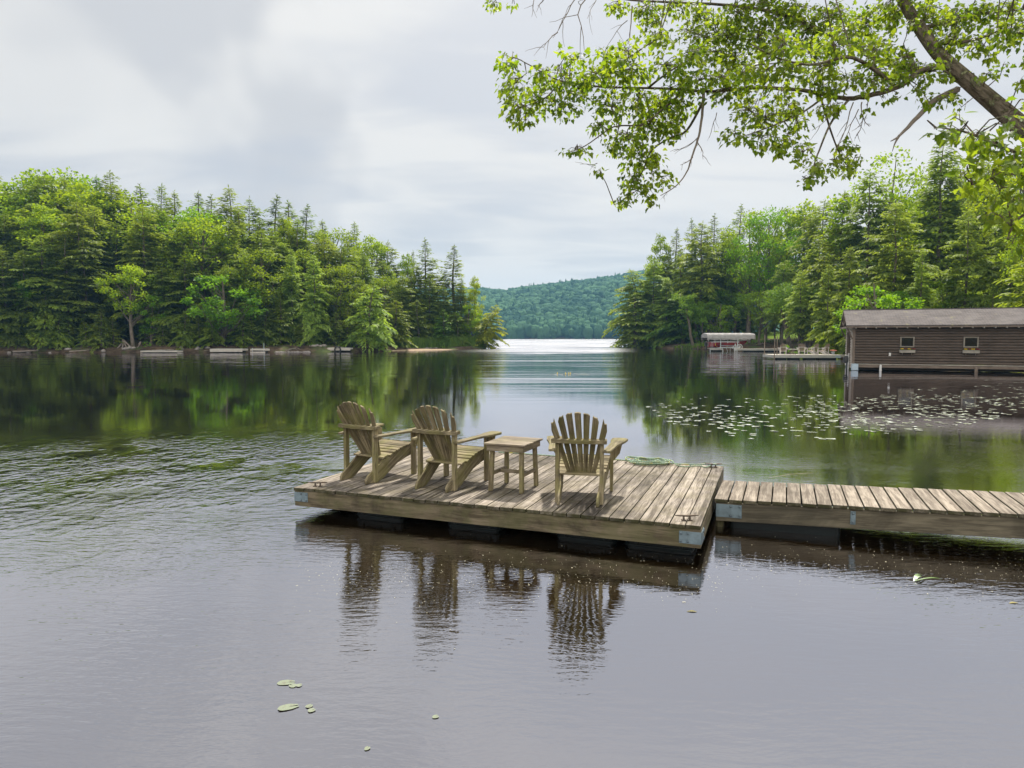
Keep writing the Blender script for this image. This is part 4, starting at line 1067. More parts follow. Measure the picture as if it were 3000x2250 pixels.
# sprig of leaves floating by the walkway, and drifting bits
mSpr = simple('wet_leaf', (.11, .20, .04), .4, 0, .3, 20, .6)
q = on_level(2690, 1702, 0); m = MB()
def blade(m, p, d, L, w, curve, lift=.03):
    d = Vector(d).normalized(); s_ = Vector((-d.y, d.x, 0)); prev = None; P = []
    for i in range(7):
        k = i / 6; c = Vector(p) + d * L * k + s_ * curve * math.sin(k * 3.1) + Vector((0, 0, .006 + lift * math.sin(k * 3)))
        ww = w * math.sin(max(.08, k) * 2.9 + .1); P.append((c - s_ * ww, c + s_ * ww))
    vs_ = [x for a in P for x in a]; m.add(vs_, [(2 * i, 2 * i + 1, 2 * i + 3, 2 * i + 2) for i in range(6)])
blade(m, (q.x - .05, q.y - .02, 0), (1, .75, 0), .21, .012, .02); blade(m, (q.x - .05, q.y - .02, 0), (1, .12, 0), .27, .011, -.015); blade(m, (q.x - .04, q.y - .02, 0), (1, .5, 0), .14, .012, .01)
tag(m.build('leaf_sprig', mSpr), 'green forked sprig floating in the shade of the walkway', 'sprig')
mLf = simple('yellow_leaf', (.26, .22, .05), .5)
for u, v, lab in ((2972, 1768, 'yellow leaf floating on the green reflection near the bank'), (2028, 1792, 'tan leaf floating on the bright water below the dock corner')):
    q = on_level(u, v, 0); m = MB(); blade(m, (q.x - .04, q.y, -.004), (1, .2 * random.uniform(-1, 1), 0), .075, .013, .008, .004); tag(m.build('floating_leaf', mLf), lab, 'leaf')
mSpk = simple('drifting_specks', (.55, .52, .38), .7)
m = MB()
for _ in range(900):
    if _ < 560: u, v = rp.uniform(860, 2120), rp.gauss(1690, 45)
    else: u, v = rp.uniform(2080, 3000), rp.gauss(1660, 45)
    q = on_level(u, v, 0); s_ = rp.uniform(.0015, .005) * (1.6 if rp.random() < .06 else 1)
    a = rp.random() * 3; c, s2 = math.cos(a) * s_, math.sin(a) * s_
    m.add([(q.x - c, q.y - s2, .003), (q.x + s2, q.y - c, .003), (q.x + c, q.y + s2, .004), (q.x - s2, q.y + c, .003)], [(0, 1, 2, 3)])
tag(m.build('pollen', mSpk), 'pale specks of pollen and seeds drifting on the shaded water', 'pollen', kind='stuff')
# ------------------------------------------------------------ shoreline trees
mBark = wood('grey_brown_bark', (.20, .165, .135), (.10, .08, .064), (.035, .03, .024), .5, 1.5, (.10, .12, .07), .2, rough=.95, grain=.35, bump=.8, var=.15)
mNeedle = foliage('hemlock_needles', (.074, .112, .018), (.22, .27, .048), (.38, .46, .045), .45, .5)
mLeafM = foliage('maple_leaves', (.080, .145, .010), (.20, .30, .020), (.46, .58, .02), .47, .6)
mTwig = simple('dead_twigs', (.24, .20, .17), .9, 0, .3, 4)

def cards(C, D, W_, L, wd, fold=.25):
    """C centres (base), D unit direction, W_ unit width dir, lengths, widths -> rhombus leaves of 2 triangles each folded (as 4 verts / quads)."""
    n = len(C)
    N = np.cross(D, W_)
    v0 = C; v1 = C + D * (L * .5)[:, None] + W_ * (wd * .5)[:, None] - N * (wd * fold)[:, None]
    v2 = C + D * L[:, None]; v3 = C + D * (L * .5)[:, None] - W_ * (wd * .5)[:, None] - N * (wd * fold)[:, None]
    V = np.stack([v0, v1, v2, v3], 1).reshape(-1, 3)
    i = np.arange(n)[:, None] * 4
    F = np.concatenate([np.concatenate([i, i + 1, i + 2], 1), np.concatenate([i, i + 2, i + 3], 1)], 0)
    return V, F
def unit(a): return a / np.maximum(np.linalg.norm(a, axis=1, keepdims=True), 1e-9)
def trunk_mesh(name, pts, radii, extra=()):
    m = MB(); m.tube(pts, radii, 9, cap=False)
    for P, R_ in extra: m.tube(P, R_, 5, cap=False)
    me = m.mesh(name, mBark); me.polygons.foreach_set('use_smooth', [True] * len(me.polygons)); return me

def hemlock(seed, H=20.0, R=4.2, z0=.08, ragged=.3, lean=0.0, droop=.42, dens=1.0, twigs=10, expo=.66):
    r = np.random.default_rng(seed)
    def axis_at(z): return np.array([lean * H * (z / H) ** 1.4 + .12 * math.sin(z * .6 + seed), .10 * math.cos(z * .5 + seed), z])
    C = []; D = []; Wd = []; L = []; wd = []
    z = z0 * H; extra = []
    lop = r.uniform(.7, 1.25, 8)
    while z < H * .985:
        tt = (z - z0 * H) / (H * (1 - z0))
        prof = (1 - tt) ** expo * (.50 + .50 * min(1, tt * 5 + .25)) + .006
        nb = int(r.integers(4, 7)) if tt < .9 else 4
        for b in range(nb):
            if r.random() < ragged * .35 and tt < .85: continue
            a = r.uniform(0, 2 * math.pi)
            bl = R * prof * r.uniform(1 - ragged * 1.3, 1.0 + ragged * .55) * lop[int(a / (2 * math.pi) * 8) % 8]
            bl = max(bl, .14)
            dirx, diry = math.cos(a), math.sin(a)
            up0 = .10 + .55 * tt; dr = droop * (1 - .45 * tt) * r.uniform(.7, 1.3)
            base = axis_at(z)
            ns = max(4, int(bl / .27 * dens))
            for k in range(ns):
                s = (k + .7) / ns
                if s < .22 and bl > 1.4: continue
                zo = bl * (up0 * s - dr * s * s)
                p = base + np.array([dirx * bl * s, diry * bl * s, zo])
                slope = up0 - 2 * dr * s
                fwd = np.array([dirx, diry, slope]); fwd /= np.linalg.norm(fwd)
                side = np.array([-diry, dirx, 0])
                halfw = bl * .34 * math.sin(min(1.0, .25 + s) * 2.6) * (1 - .4 * s)
                for sd in ((-1, 1) if s < .97 else (-1, 0, 1)):
                    nsub = 1 + int(halfw / .34)
                    for q in range(nsub):
                        f = (q + r.uniform(.1, .9)) / nsub
                        ang = r.uniform(.45, 1.05) * sd
                        dd = fwd * math.cos(ang) + side * math.sin(ang) + np.array([0, 0, -.28 - .3 * r.random() * s]) + r.normal(0, .10, 3)
                        C.append(p + side * sd * halfw * f * .9 + fwd * halfw * f * .35 + np.array([0, 0, -halfw * f * .22]) + r.normal(0, .05, 3)); D.append(dd)
                        Wd.append(np.array([0, 0, 1.0]) * r.uniform(-.5, .5) + np.cross(dd, [0, 0, 1]))
                        ll = r.uniform(.45, .88) * (.34 + .66 * min(1, bl / 2.0)); L.append(ll); wd.append(ll * r.uniform(.32, .48))
            if bl > 2.2 and r.random() < .16:
                extra.append(([base, base + np.array([dirx, diry, up0 - dr * .5]) * bl * .5, base + np.array([dirx * bl * .85, diry * bl * .85, bl * (up0 * .85 - dr * .72)])], [.05, .03, .012]))
        z += r.uniform(.24, .42) * (.75 + .4 * (1 - tt))
    for q in range(10): C.append(axis_at(H * (.955 + .005 * q))); D.append(r.normal(0, .35, 3) + [0, 0, 1]); Wd.append(r.normal(0, 1, 3)); L.append(.35); wd.append(.1)
    C = np.array(C); D = unit(np.array(D)); Wd = np.array(Wd); Wd = unit(Wd - D * (Wd * D).sum(1, keepdims=True))
    V, F = cards(C, D, Wd, np.array(L), np.array(wd))
    crown = np_mesh('crown', V, F, 3, mNeedle)
    for _ in range(twigs):       # bare dead lower branches
        zz = r.uniform(.03, .35) * H; a = r.uniform(0, 6.28); l = r.uniform(.8, 2.2); b0 = axis_at(zz)
        d_ = np.array([math.cos(a), math.sin(a), r.uniform(-.3, .25)])
        extra.append(([b0, b0 + d_ * l * .5, b0 + d_ * l + np.array([0, 0, -.15 * l])], [.035, .022, .008]))
    zs = np.linspace(-.8, H * .97, 10)
    tr = trunk_mesh('trunk', [axis_at(max(z_, 0)) + np.array([0, 0, min(z_, 0)]) for z_ in zs], [.30 * (1 - .95 * max(z_, 0) / H) * (1.35 if z_ < .3 else 1) + .01 for z_ in zs], extra)
    return crown, tr, H

def maple(seed, H=18.0, R=5.0, z0=.28, nclump=80, leaves=75, lean=0.0, leaf=.34, tall=1.0, fork=True):
    r = np.random.default_rng(seed)
    def ax(z): return np.array([lean * H * (z / H) ** 1.3 + .25 * math.sin(z * .35 + seed), .2 * math.cos(z * .4 + seed), z])
    C = []; D = []; Wd = []; L = []; wd = []; extra = []
    cz = H * (z0 + 1) / 2; hz_ = H * (1 - z0) / 2
    lob = r.uniform(.72, 1.18, 10)
    for k in range(nclump):
        while True:
            q = r.uniform(-1, 1, 3)
            if .30 < np.linalg.norm(q) < 1: break
        q = q / np.linalg.norm(q) * np.linalg.norm(q) ** .45
        a = math.atan2(q[1], q[0]); lf = lob[int((a + math.pi) / (2 * math.pi) * 10) % 10]
        sh = .62 + .38 * (1 - max(0, q[2])) if q[2] > 0 else 1 - .25 * abs(q[2])
        c = ax(cz + q[2] * hz_) * [1, 1, 0] + np.array([q[0] * R * lf * sh, q[1] * R * lf * sh, cz + q[2] * hz_ * tall])
        cr = r.uniform(.65, 1.35) * R / 5
        nl = int(leaves * r.uniform(.6, 1.4))
        g = r.normal(0, 1, (nl, 3)); g = g / np.linalg.norm(g, axis=1, keepdims=True) * (r.random((nl, 1)) ** .4) * cr * np.array([1.15, 1.15, .72])
        C += list(c + g)
        dd = r.normal(0, 1, (nl, 3)) + g / cr * .7 + np.array([0, 0, -.45]); D += list(dd)
        ww = r.normal(0, 1, (nl, 3)) * [1, 1, .5]; Wd += list(ww)
        ll = r.uniform(.6, 1.25, nl) * leaf; L += list(ll); wd += list(ll * r.uniform(.55, .85, nl))
        if r.random() < .45:
            zb = max(z0 * H * .55, c[2] - np.hypot(c[0], c[1]) * r.uniform(.7, 1.3) - 1); b0 = ax(min(zb, H * .9))
            mid = b0 * .5 + c * .5 + np.array([0, 0, -.35]); extra.append(([b0, mid, c], [.085, .05, .018]))
    C = np.array(C); D = unit(np.array(D)); Wd = np.array(Wd); Wd = unit(Wd - D * (Wd * D).sum(1, keepdims=True))
    V, F = cards(C, D, Wd, np.array(L), np.array(wd), .15)
    crown = np_mesh('crown', V, F, 3, mLeafM)
    zs = np.linspace(-.8, H * .92, 9)
    tr = trunk_mesh('trunk', [ax(max(z_, 0)) + np.array([0, 0, min(z_, 0)]) for z_ in zs], [.24 * (1 - .93 * max(z_, 0) / H) * (1.4 if z_ < .3 else 1) + .012 for z_ in zs], extra)
    return crown, tr, H

HEM = [hemlock(11, 20, 5.4, .05, .30), hemlock(12, 20, 4.6, .08, .42, droop=.36), hemlock(13, 20, 6.2, .04, .35, droop=.5), hemlock(14, 20, 4.0, .10, .48, droop=.3), hemlock(15, 20, 5.8, .20, .5, droop=.46, twigs=22), hemlock(16, 20, 5.2, .10, .35)]
HEMH = [hemlock(17, 20, 5.0, .24, .4, droop=.5, twigs=16), hemlock(18, 20, 5.6, .28, .4, droop=.55, twigs=16)]
SPR = [hemlock(21, 20, 5.0, .05, .5, droop=.28, expo=.92), hemlock(22, 20, 4.5, .05, .5, droop=.22, expo=.95)]
LOW = [hemlock(31, 10, 3.8, .03, .38, droop=.55, twigs=8), hemlock(32, 10, 4.2, .06, .45, lean=.12, droop=.6, twigs=10)]
LEAN = hemlock(41, 14, 6.4, .06, .40, lean=-.22, droop=.55)
LEANR = hemlock(42, 9, 4.6, .10, .45, lean=.40, droop=.55)
MAP = [maple(51), maple(52, 18, 4.4, .22, 85), maple(53, 18, 5.6, .34, 95), maple(54, 18, 3.8, .3, 70, tall=1.05)]
MLOW = [maple(61, 9, 3.2, .2, 42, 80, leaf=.3), maple(62, 12, 3.6, .42, 48, 80, leaf=.3)]
BUSH = [maple(71, 2.4, 1.5, .0, 16, 60, leaf=.2), maple(72, 1.6, 1.5, .0, 14, 60, leaf=.17)]
VARS = dict(hem=HEM, hemh=HEMH, spr=SPR, low=LOW, lean=[LEAN], leanr=[LEANR], map=MAP, mlow=MLOW, bush=BUSH)
TREES = []
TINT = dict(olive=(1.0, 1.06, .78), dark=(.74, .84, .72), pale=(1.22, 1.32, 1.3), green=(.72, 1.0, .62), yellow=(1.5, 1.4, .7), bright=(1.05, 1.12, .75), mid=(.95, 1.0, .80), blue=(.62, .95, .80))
def gz(x, y): return float(height(np.array([x]), np.array([y]))[0])
trr = random.Random(5)
def tree(kind, k, u, Y, vtop, tint, wide=1.0, label=None, group=None, vbase=None, rz=None, row=None, cat=None):
    cr, tr, H = VARS[kind][k % len(VARS[kind])]
    X = X_at(u, Y); g = max(gz(X, Y), .05)
    top = at_depth(u, vtop, Y).z; s = max((top - g) / H, .08)
    nm = {'hem': 'hemlock_tree', 'hemh': 'hemlock_tree', 'spr': 'spruce_tree', 'low': 'young_hemlock', 'lean': 'leaning_hemlock', 'leanr': 'leaning_hemlock', 'map': 'maple_tree', 'mlow': 'maple_tree', 'bush': 'shrub'}[kind]
    root = bpy.data.objects.new(nm, None); COL.objects.link(root); root.empty_display_size = .5
    root.location = (X, Y, g - .03); root.rotation_euler = (0, 0, trr.uniform(0, 6.28) if rz is None else rz)
    w_ = s * wide * trr.uniform(.95, 1.06); root.scale = (w_, w_, s)
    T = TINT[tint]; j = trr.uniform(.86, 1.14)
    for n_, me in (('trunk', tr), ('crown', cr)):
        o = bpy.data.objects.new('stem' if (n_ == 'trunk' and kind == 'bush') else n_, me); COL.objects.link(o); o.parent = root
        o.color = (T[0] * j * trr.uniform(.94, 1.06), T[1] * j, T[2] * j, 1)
    root['category'] = cat or ('shrub' if kind == 'bush' else 'tree')
    TREES.append(dict(o=root, kind=nm, tint=tint, u=u, h=(987 - vtop), row=row, label=label, group=group, side='L' if u < 1500 else 'R'))
    return root

SKY_L = [(-200, 500), (0, 520), (60, 530), (180, 505), (280, 525), (345, 520), (420, 565), (545, 590), (690, 590), (760, 610), (850, 610), (950, 665), (1050, 680), (1150, 740), (1250, 760), (1330, 780), (1390, 860)]
def skyl(u): return float(np.interp(u, [a for a, b in SKY_L], [b for a, b in SKY_L]))
def shoreY(u):      # depth of the left waterline at photo column u
    return float(np.interp(u, [-300, 0, 350, 650, 930, 1100, 1230, 1330, 1430], [89, 90.5, 92, 93.5, 96, 103, 109, 113, 117]))
# skyline trees of the left bank (tips read off the photo)
for u, v, kd, k, tn, wd in ((8, 500, 'hem', 0, 'olive', .9), (70, 528, 'map', 1, 'bright', 1), (118, 523, 'hem', 3, 'olive', 1), (185, 497, 'map', 2, 'bright', .9), (212, 520, 'map', 0, 'bright', 1), (262, 525, 'map', 3, 'green', .9), (300, 515, 'spr', 1, 'green', 1), (345, 502, 'hem', 1, 'olive', .9),
                            (395, 560, 'map', 0, 'bright', .9), (433, 540, 'spr', 0, 'mid', 1.05), (490, 541, 'hem', 3, 'dark', .9), (524, 560, 'spr', 1, 'mid', 1.1), (592, 562, 'spr', 1, 'dark', 1.1), (632, 572, 'spr', 0, 'dark', 1), (686, 545, 'hem', 3, 'mid', 1.0), (742, 578, 'hem', 0, 'olive', .8),
                            (818, 570, 'spr', 0, 'dark', 1.1), (856, 588, 'spr', 1, 'dark', 1.1), (906, 598, 'spr', 0, 'dark', 1.0), (948, 645, 'spr', 1, 'mid', 1.2), (985, 670, 'map', 2, 'mid', .9), (1042, 650, 'hem', 1, 'olive', .8), (1095, 685, 'map', 1, 'mid', .85), (1140, 705, 'hem', 0, 'mid', .9)):
    tree(kd, k, u, shoreY(u) + trr.uniform(23, 32), v, tn, wd * (1.35 if kd == 'spr' else 1.2), row='sky')
for u in range(-160, 1180, 62):
    uu = u + trr.uniform(-18, 18)
    kd, k, tn = trr.choice([('hem', 0, 'mid'), ('hem', 2, 'dark'), ('map', 0, 'bright'), ('hem', 5, 'olive'), ('map', 1, 'green'), ('hem', 1, 'dark')])
    tree(kd, k + trr.randrange(3), uu, shoreY(uu) + trr.uniform(15, 21), skyl(uu) + trr.uniform(2, 36), tn, 1.3, row='third')
for u in range(-170, 1240, 66):
    uu = u + trr.uniform(-20, 20)
    kd, k, tn = trr.choice([('hem', 0, 'olive'), ('hem', 4, 'olive'), ('hem', 2, 'mid'), ('hem', 5, 'mid'), ('hem', 1, 'dark'), ('hem', 0, 'dark'), ('map', 3, 'mid')])
    sky_ = skyl(uu); tree(kd, k + trr.randrange(4), uu, shoreY(uu) + trr.uniform(8.5, 13), sky_ + (985 - sky_) * trr.uniform(.08, .32), tn, 1.25, row='second')
for u in range(-170, 1100, 64):
    uu = u + trr.uniform(-20, 20)
    if 340 < uu < 450 or 800 < uu < 980: continue
    kd, tn = trr.choice([('hem', 'olive'), ('hem', 'mid'), ('hem', 'dark'), ('map', 'mid'), ('hem', 'mid')])
    sky_ = skyl(uu); tree(kd, trr.randrange(6), uu, shoreY(uu) + trr.uniform(4.0, 6.5), sky_ + (985 - sky_) * trr.uniform(.32, .56), tn, 1.25, row='first')
for u, v, tn in ((15, 880, 'olive'), (140, 860, 'mid'), (170, 915, 'olive'), (300, 905, 'mid'), (255, 940, 'olive'), (540, 905, 'olive'), (585, 930, 'olive'), (740, 900, 'mid'), (690, 930, 'dark'), (-60, 890, 'mid'), (60, 915, 'olive'), (205, 930, 'mid'), (335, 935, 'olive'), (480, 930, 'mid'), (625, 925, 'olive'), (715, 915, 'olive'), (775, 900, 'mid'), (890, 930, 'mid'), (985, 915, 'mid'), (1020, 900, 'olive'), (1120, 920, 'mid')):
    tree('low', trr.randrange(2), u, shoreY(u) + trr.uniform(1.6, 3.2), v, tn, 1.05, row='water')
# named trees of the left bank
tree('hem', 4, 245, 99.5, 590, 'olive', 1.05, 'big olive hemlock with bare dead twigs and a flared grey base')
tree('mlow', 1, 392, 95.0, 775, 'bright', 1.15, 'bright green maple with a bare crooked twin trunk at the end of the low dock')
tree('mlow', 0, 450, 96.5, 850, 'green', 1.0, 'low dark green maple with a straight trunk behind the low dock')
tree('mlow', 0, 655, 96.0, 785, 'blue', 1.2, 'bluish green maple hanging over the long plain swim dock')
tree('mlow', 1, 100, 96.0, 800, 'blue', 1.1, 'bluish green maple deep in shade on the bare bank')
tree('map', 3, 850, 112.0, 640, 'yellow', .62, 'vivid yellow green maple top glowing among dark spruces')
tree('low', 0, 825, 98.5, 875, 'olive', 1.2, 'drooping young hemlock between the short raft and the pale feathery hemlocks')
tree('hem', 0, 860, 101.5, 725, 'pale', .78, 'pale feathery hemlock standing behind the drooping young hemlock')
tree('hem', 2, 925, 99.5, 745, 'pale', .82, 'pale feathery hemlock bending over the water left of the tyre dock')
tree('low', 1, 1075, 101.0, 832, 'pale', 1.18, 'pale wide hemlock leaning out between the tyre dock and the beach', rz=0.2)
# the point
for u, Y, v, kd, k, tn, wd, lab in ((1248, 121, 697, 'spr', 0, 'mid', 1.25, 'tall ragged conifer, the taller of the two tips at the end of the point'),
    (1330, 123, 718, 'spr', 1, 'mid', 1.75, 'thin see through conifer, the slighter of the two tips at the end of the point'),
    (1195, 119, 745, 'map', 3, 'mid', .7, 'slim maple whose crown fills the dip in the skyline before the point'),
    (1215, 122, 735, 'spr', 1, 'mid', 1.1, 'thin conifer spire just inside the two tips of the point'),
    (1180, 114, 800, 'hem', 2, 'mid', .9, 'bushy hemlock behind the start of the sandy beach'),
    (1260, 117, 800, 'hem', 0, 'olive', .95, 'olive hemlock behind the middle of the sandy beach'),
    (1300, 116.5, 835, 'hem', 5, 'mid', .95, 'mid green hemlock behind the reeds of the beach'),
    (1352, 119, 815, 'hem', 1, 'mid', .95, 'slender hemlock below the see through conifer on the point'),
    (1392, 119.5, 812, 'map', 3, 'yellow', .62, 'yellow green maple at the outer end of the point'),
    (1372, 118.0, 880, 'mlow', 0, 'bright', .9, 'small bright maple hugging the end of the grassy point'),
    (1225, 113.5, 880, 'low', 0, 'mid', 1.2, 'low hemlock directly above the sandy beach'),
    (1160, 108.5, 880, 'low', 0, 'mid', 1.3, 'low dark hemlock in the shady hollow beside the beach'),
    (1300, 114.5, 905, 'low', 0, 'green', 1.2, 'low green hemlock above the beach reeds'),
    (1345, 116.0, 915, 'low', 1, 'mid', 1.1, 'low hemlock at the reedy end of the beach')):
    tree(kd, k, u, Y, v, tn, wd, lab)
tree('leanr', 0, 1408, 118.8, 893, 'yellow', .9, 'yellowish hemlock leaning right out over the water at the tip of the point', rz=0.0)

# right bank
def rt(u, Y, v, kd, k, tn, wd, lab, rz=None): return tree(kd, k, u, Y, v, tn, wd, lab, rz=rz)
RT = [(1893, 138, 790, 'lean', 0, 'pale', 1.0, 'pale hemlock leaning out over the lake from the right bank', 0.0),
      (1930, 141, 690, 'map', 3, 'bright', .62, 'bright open crowned maple at the start of the right bank', None),
      (1917, 140, 760, 'map', 1, 'yellow', .55, 'yellow green maple just behind the hemlock leaning over the lake', None),
      (1975, 140, 668, 'spr', 1, 'mid', 1.15, 'thin spire of spruce above the open crowned maple', None),
      (1950, 129, 810, 'hem', 2, 'pale', .85, 'pale olive hemlock sweeping down to the water near the leaning trunk', None),
      (1860, 134, 860, 'low', 0, 'pale', 1.9, 'low pale hemlock overhanging the water at the right bank tip', None),
      (1912, 134, 755, 'hem', 2, 'pale', 1.15, 'broad pale hemlock making the rounded end of the right bank', None),
      (1990, 133, 735, 'hem', 5, 'mid', .9, 'mid green hemlock between the rounded end and the broad dark hemlock', None),
      (2000, 127, 850, 'low', 1, 'green', 1.3, 'low dark green hemlock by the shore before the leaning trunk', None),
      (2050, 128, 650, 'hemh', 0, 'olive', 1.25, 'broad dark hemlock standing straight behind the boat canopy', None),
      (2120, 131, 665, 'hemh', 1, 'dark', 1.0, 'dark hemlock behind the right half of the boat canopy', None),
      (2020, 140, 640, 'spr', 0, 'dark', 1.0, 'ragged dark spruce tip behind the broad hemlock', None),
      (2085, 140, 628, 'spr', 0, 'mid', 1.1, 'ragged spruce tip above the boat lift, on the channel side', None),
      (2160, 140, 600, 'spr', 0, 'mid', 1.2, 'ragged spruce tip, tallest of those above the boat lift', None),
      (2190, 126, 615, 'map', 0, 'mid', .95, 'tall airy maple right of the boat lift with sky showing through', None),
      (2245, 122, 610, 'map', 2, 'green', .85, 'full green maple between the boat lift and the far chairs', None),
      (2300, 126, 600, 'map', 1, 'bright', .9, 'bright green maple topping the skyline above the far chairs', None),
      (2350, 122, 595, 'map', 3, 'mid', 1.0, 'mid green maple above the flower pot with a feathery top', None),
      (2290, 112, 760, 'hemh', 1, 'pale', 1.0, 'pale hemlock behind the trestle table', None),
      (2225, 116, 850, 'mlow', 1, 'bright', 1.1, 'small bright maple behind the lift dock', None),
      (2110, 121, 880, 'mlow', 0, 'bright', 1.1, 'small green maple whose leaves hang over the boat canopy', None),
      (2390, 96, 690, 'hemh', 1, 'mid', .95, 'dark hemlock rising behind the boathouse gable', None),
      (2340, 92, 790, 'hemh', 0, 'pale', .9, 'pale hemlock over the two sideways chairs', None),
      (2420, 76, 770, 'hem', 2, 'pale', .72, 'pale yellow green hemlock with sweeping boughs beside the boathouse gable', None),
      (2455, 90, 560, 'hem', 1, 'mid', 1.0, 'tall hemlock with a pointed tip left of the great dark one', None),
      (2400, 112, 585, 'hemh', 0, 'mid', 1.2, 'hemlock spire between the maples and the boathouse trees', None),
      (2530, 84, 500, 'hem', 4, 'dark', .85, 'dark gaunt hemlock with a visible trunk above the boathouse roof', None),
      (2480, 70, 720, 'hem', 2, 'olive', .75, 'olive hemlock just behind the left end of the boathouse roof', None),
      (2600, 88, 440, 'map', 0, 'bright', .95, 'bright maple crown left of the tallest hemlock', None),
      (2610, 67, 590, 'hem', 2, 'pale', 1.0, 'broad pale hemlock with layered boughs over the middle of the roof', None),
      (2735, 80, 400, 'hem', 0, 'dark', 1.0, 'tallest dark hemlock, its tip under the broken maple limb', None),
      (2790, 92, 450, 'map', 2, 'mid', .9, 'maple filling the skyline right of the tallest hemlock', None),
      (2820, 64, 610, 'hem', 2, 'pale', .9, 'great pale hemlock with golden boughs above the second boathouse window', None),
      (2690, 61, 730, 'hem', 3, 'pale', .75, 'young pale fir shaped hemlock standing close behind the roof ridge', None),
      (2560, 60, 810, 'mlow', 0, 'green', 1.2, 'leafy green sapling above the first boathouse window', None),
      (2620, 63, 850, 'mlow', 1, 'green', 1.1, 'second leafy sapling behind the roof, nearer its middle', None),
      (2760, 66, 800, 'mlow', 0, 'dark', 1.2, 'dark leafy sapling in the shade behind the ridge', None),
      (2946, 62, 560, 'hem', 4, 'olive', .8, 'hemlock with a thick grey trunk rising behind the right end of the roof', None),
      (2980, 78, 450, 'map', 1, 'yellow', 1.0, 'golden green maple at the right edge behind the foreground branches', None),
      (3060, 56, 560, 'map', 0, 'bright', .9, 'bright maple beyond the end of the boathouse', None),
      (2870, 84, 470, 'hem', 5, 'mid', .9, 'hemlock between the golden maple and the tallest hemlock', None),
      (3150, 60, 420, 'hem', 0, 'olive', 1.0, 'large hemlock on the bank past the boathouse', None),
      (2900, 60, 850, 'low', 0, 'mid', 1.1, 'low hemlock boughs just above the right end of the roof', None),
      (3030, 47, 760, 'low', 1, 'bright', 1.2, 'low hemlock leaning over the boathouse end', None)]
for a in RT: rt(*a)
# a deeper row so the wood is dark behind the trunks
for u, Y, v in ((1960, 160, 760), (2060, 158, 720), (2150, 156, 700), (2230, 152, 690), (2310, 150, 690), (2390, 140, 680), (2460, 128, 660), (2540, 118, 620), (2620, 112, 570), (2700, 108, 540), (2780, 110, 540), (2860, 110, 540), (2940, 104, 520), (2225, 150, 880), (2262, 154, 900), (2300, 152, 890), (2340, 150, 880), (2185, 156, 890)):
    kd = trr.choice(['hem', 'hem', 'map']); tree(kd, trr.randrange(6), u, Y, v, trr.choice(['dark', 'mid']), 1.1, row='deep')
# bare stems under the canopy near the far dock and the lift
def stem(u, v0, v1, Y, r_, lean, label):
    X = X_at(u, Y); g = max(gz(X, Y), .1); H_ = at_depth(u, v1, Y).z - g
    m = MB(); P = [Vector((lean * H_ * (k / 6) + .08 * math.sin(k * 2 + u), .05 * math.cos(k + u), -.5 + (H_ + .5) * k / 6)) for k in range(7)]
    R_ = [r_ * (1.35 if k == 0 else 1.05 - .06 * k) for k in range(7)]; m.tube(P, R_, 9, cap=False)
    for q in range(5):
        k = trr.uniform(2.5, 6); b0 = P[int(k)]; a = trr.uniform(0, 6.28); l = trr.uniform(.5, 1.4)
        m.tube([b0, b0 + Vector((math.cos(a) * l, math.sin(a) * l, trr.uniform(-.1, .5)))], [.03, .008], 5)
    root = thing('tree', label, 'tree', (X, Y, g - .02)); o = m.build('trunk', mBark, root, smooth=True)
    l_ = MB()
    for _ in range(26):
        leaf_ball(l_, (P[6].x + trr.gauss(0, 1.0), P[6].y + trr.gauss(0, 1.0), P[6].z + trr.uniform(-1.0, 2.4)), .75, 42, .17, 0)
    c_ = l_.build('crown', mLeafM, root); c_.color = (.8, .95, .7, 1)
for u, v1, Y, r_, ln, lab in ((2030, 905, 120, .26, -.20, 'slim grey trunk leaning left at the waterside before the boat lift'), (2042, 930, 123, .2, -.12, 'straight thin trunk beside the leaning one'), (2058, 930, 121, .16, -.03, 'thin brown trunk close to the canopy corner'), (2076, 900, 124, .42, 0, 'thick brown trunk behind the canopy corner'),
        (2098, 890, 126, .36, 0, 'dark thick trunk over the left half of the canopy'), (2150, 900, 127, .3, .02, 'brown trunk over the middle of the canopy'), (2192, 900, 119, .40, 0, 'thick straight trunk at the right end of the canopy'), (2315, 900, 100, .26, -.22, 'leaning trunk behind the first far chair'), (2326, 900, 98, .2, -.34, 'slender pale trunk leaning hard above the trestle table'),
        (2352, 880, 96, .38, -.16, 'thick reddish trunk leaning behind the second far chair'), (2364, 890, 95, .22, -.10, 'mottled birch like trunk beside the thick reddish one'), (2378, 890, 99, .24, -.05, 'grey trunk behind the sideways chairs'), (2394, 890, 100, .22, .0, 'straight grey trunk right of the sideways chairs'), (2414, 900, 101, .18, .02, 'thin dark trunk near the flower pot'), (2268, 910, 116, .14, 0, 'thin trunk against the sunny lawn'), (2284, 910, 115, .12, 0, 'second thin trunk against the sunny lawn')):
    stem(u, 1000, v1, Y, r_, ln, lab)
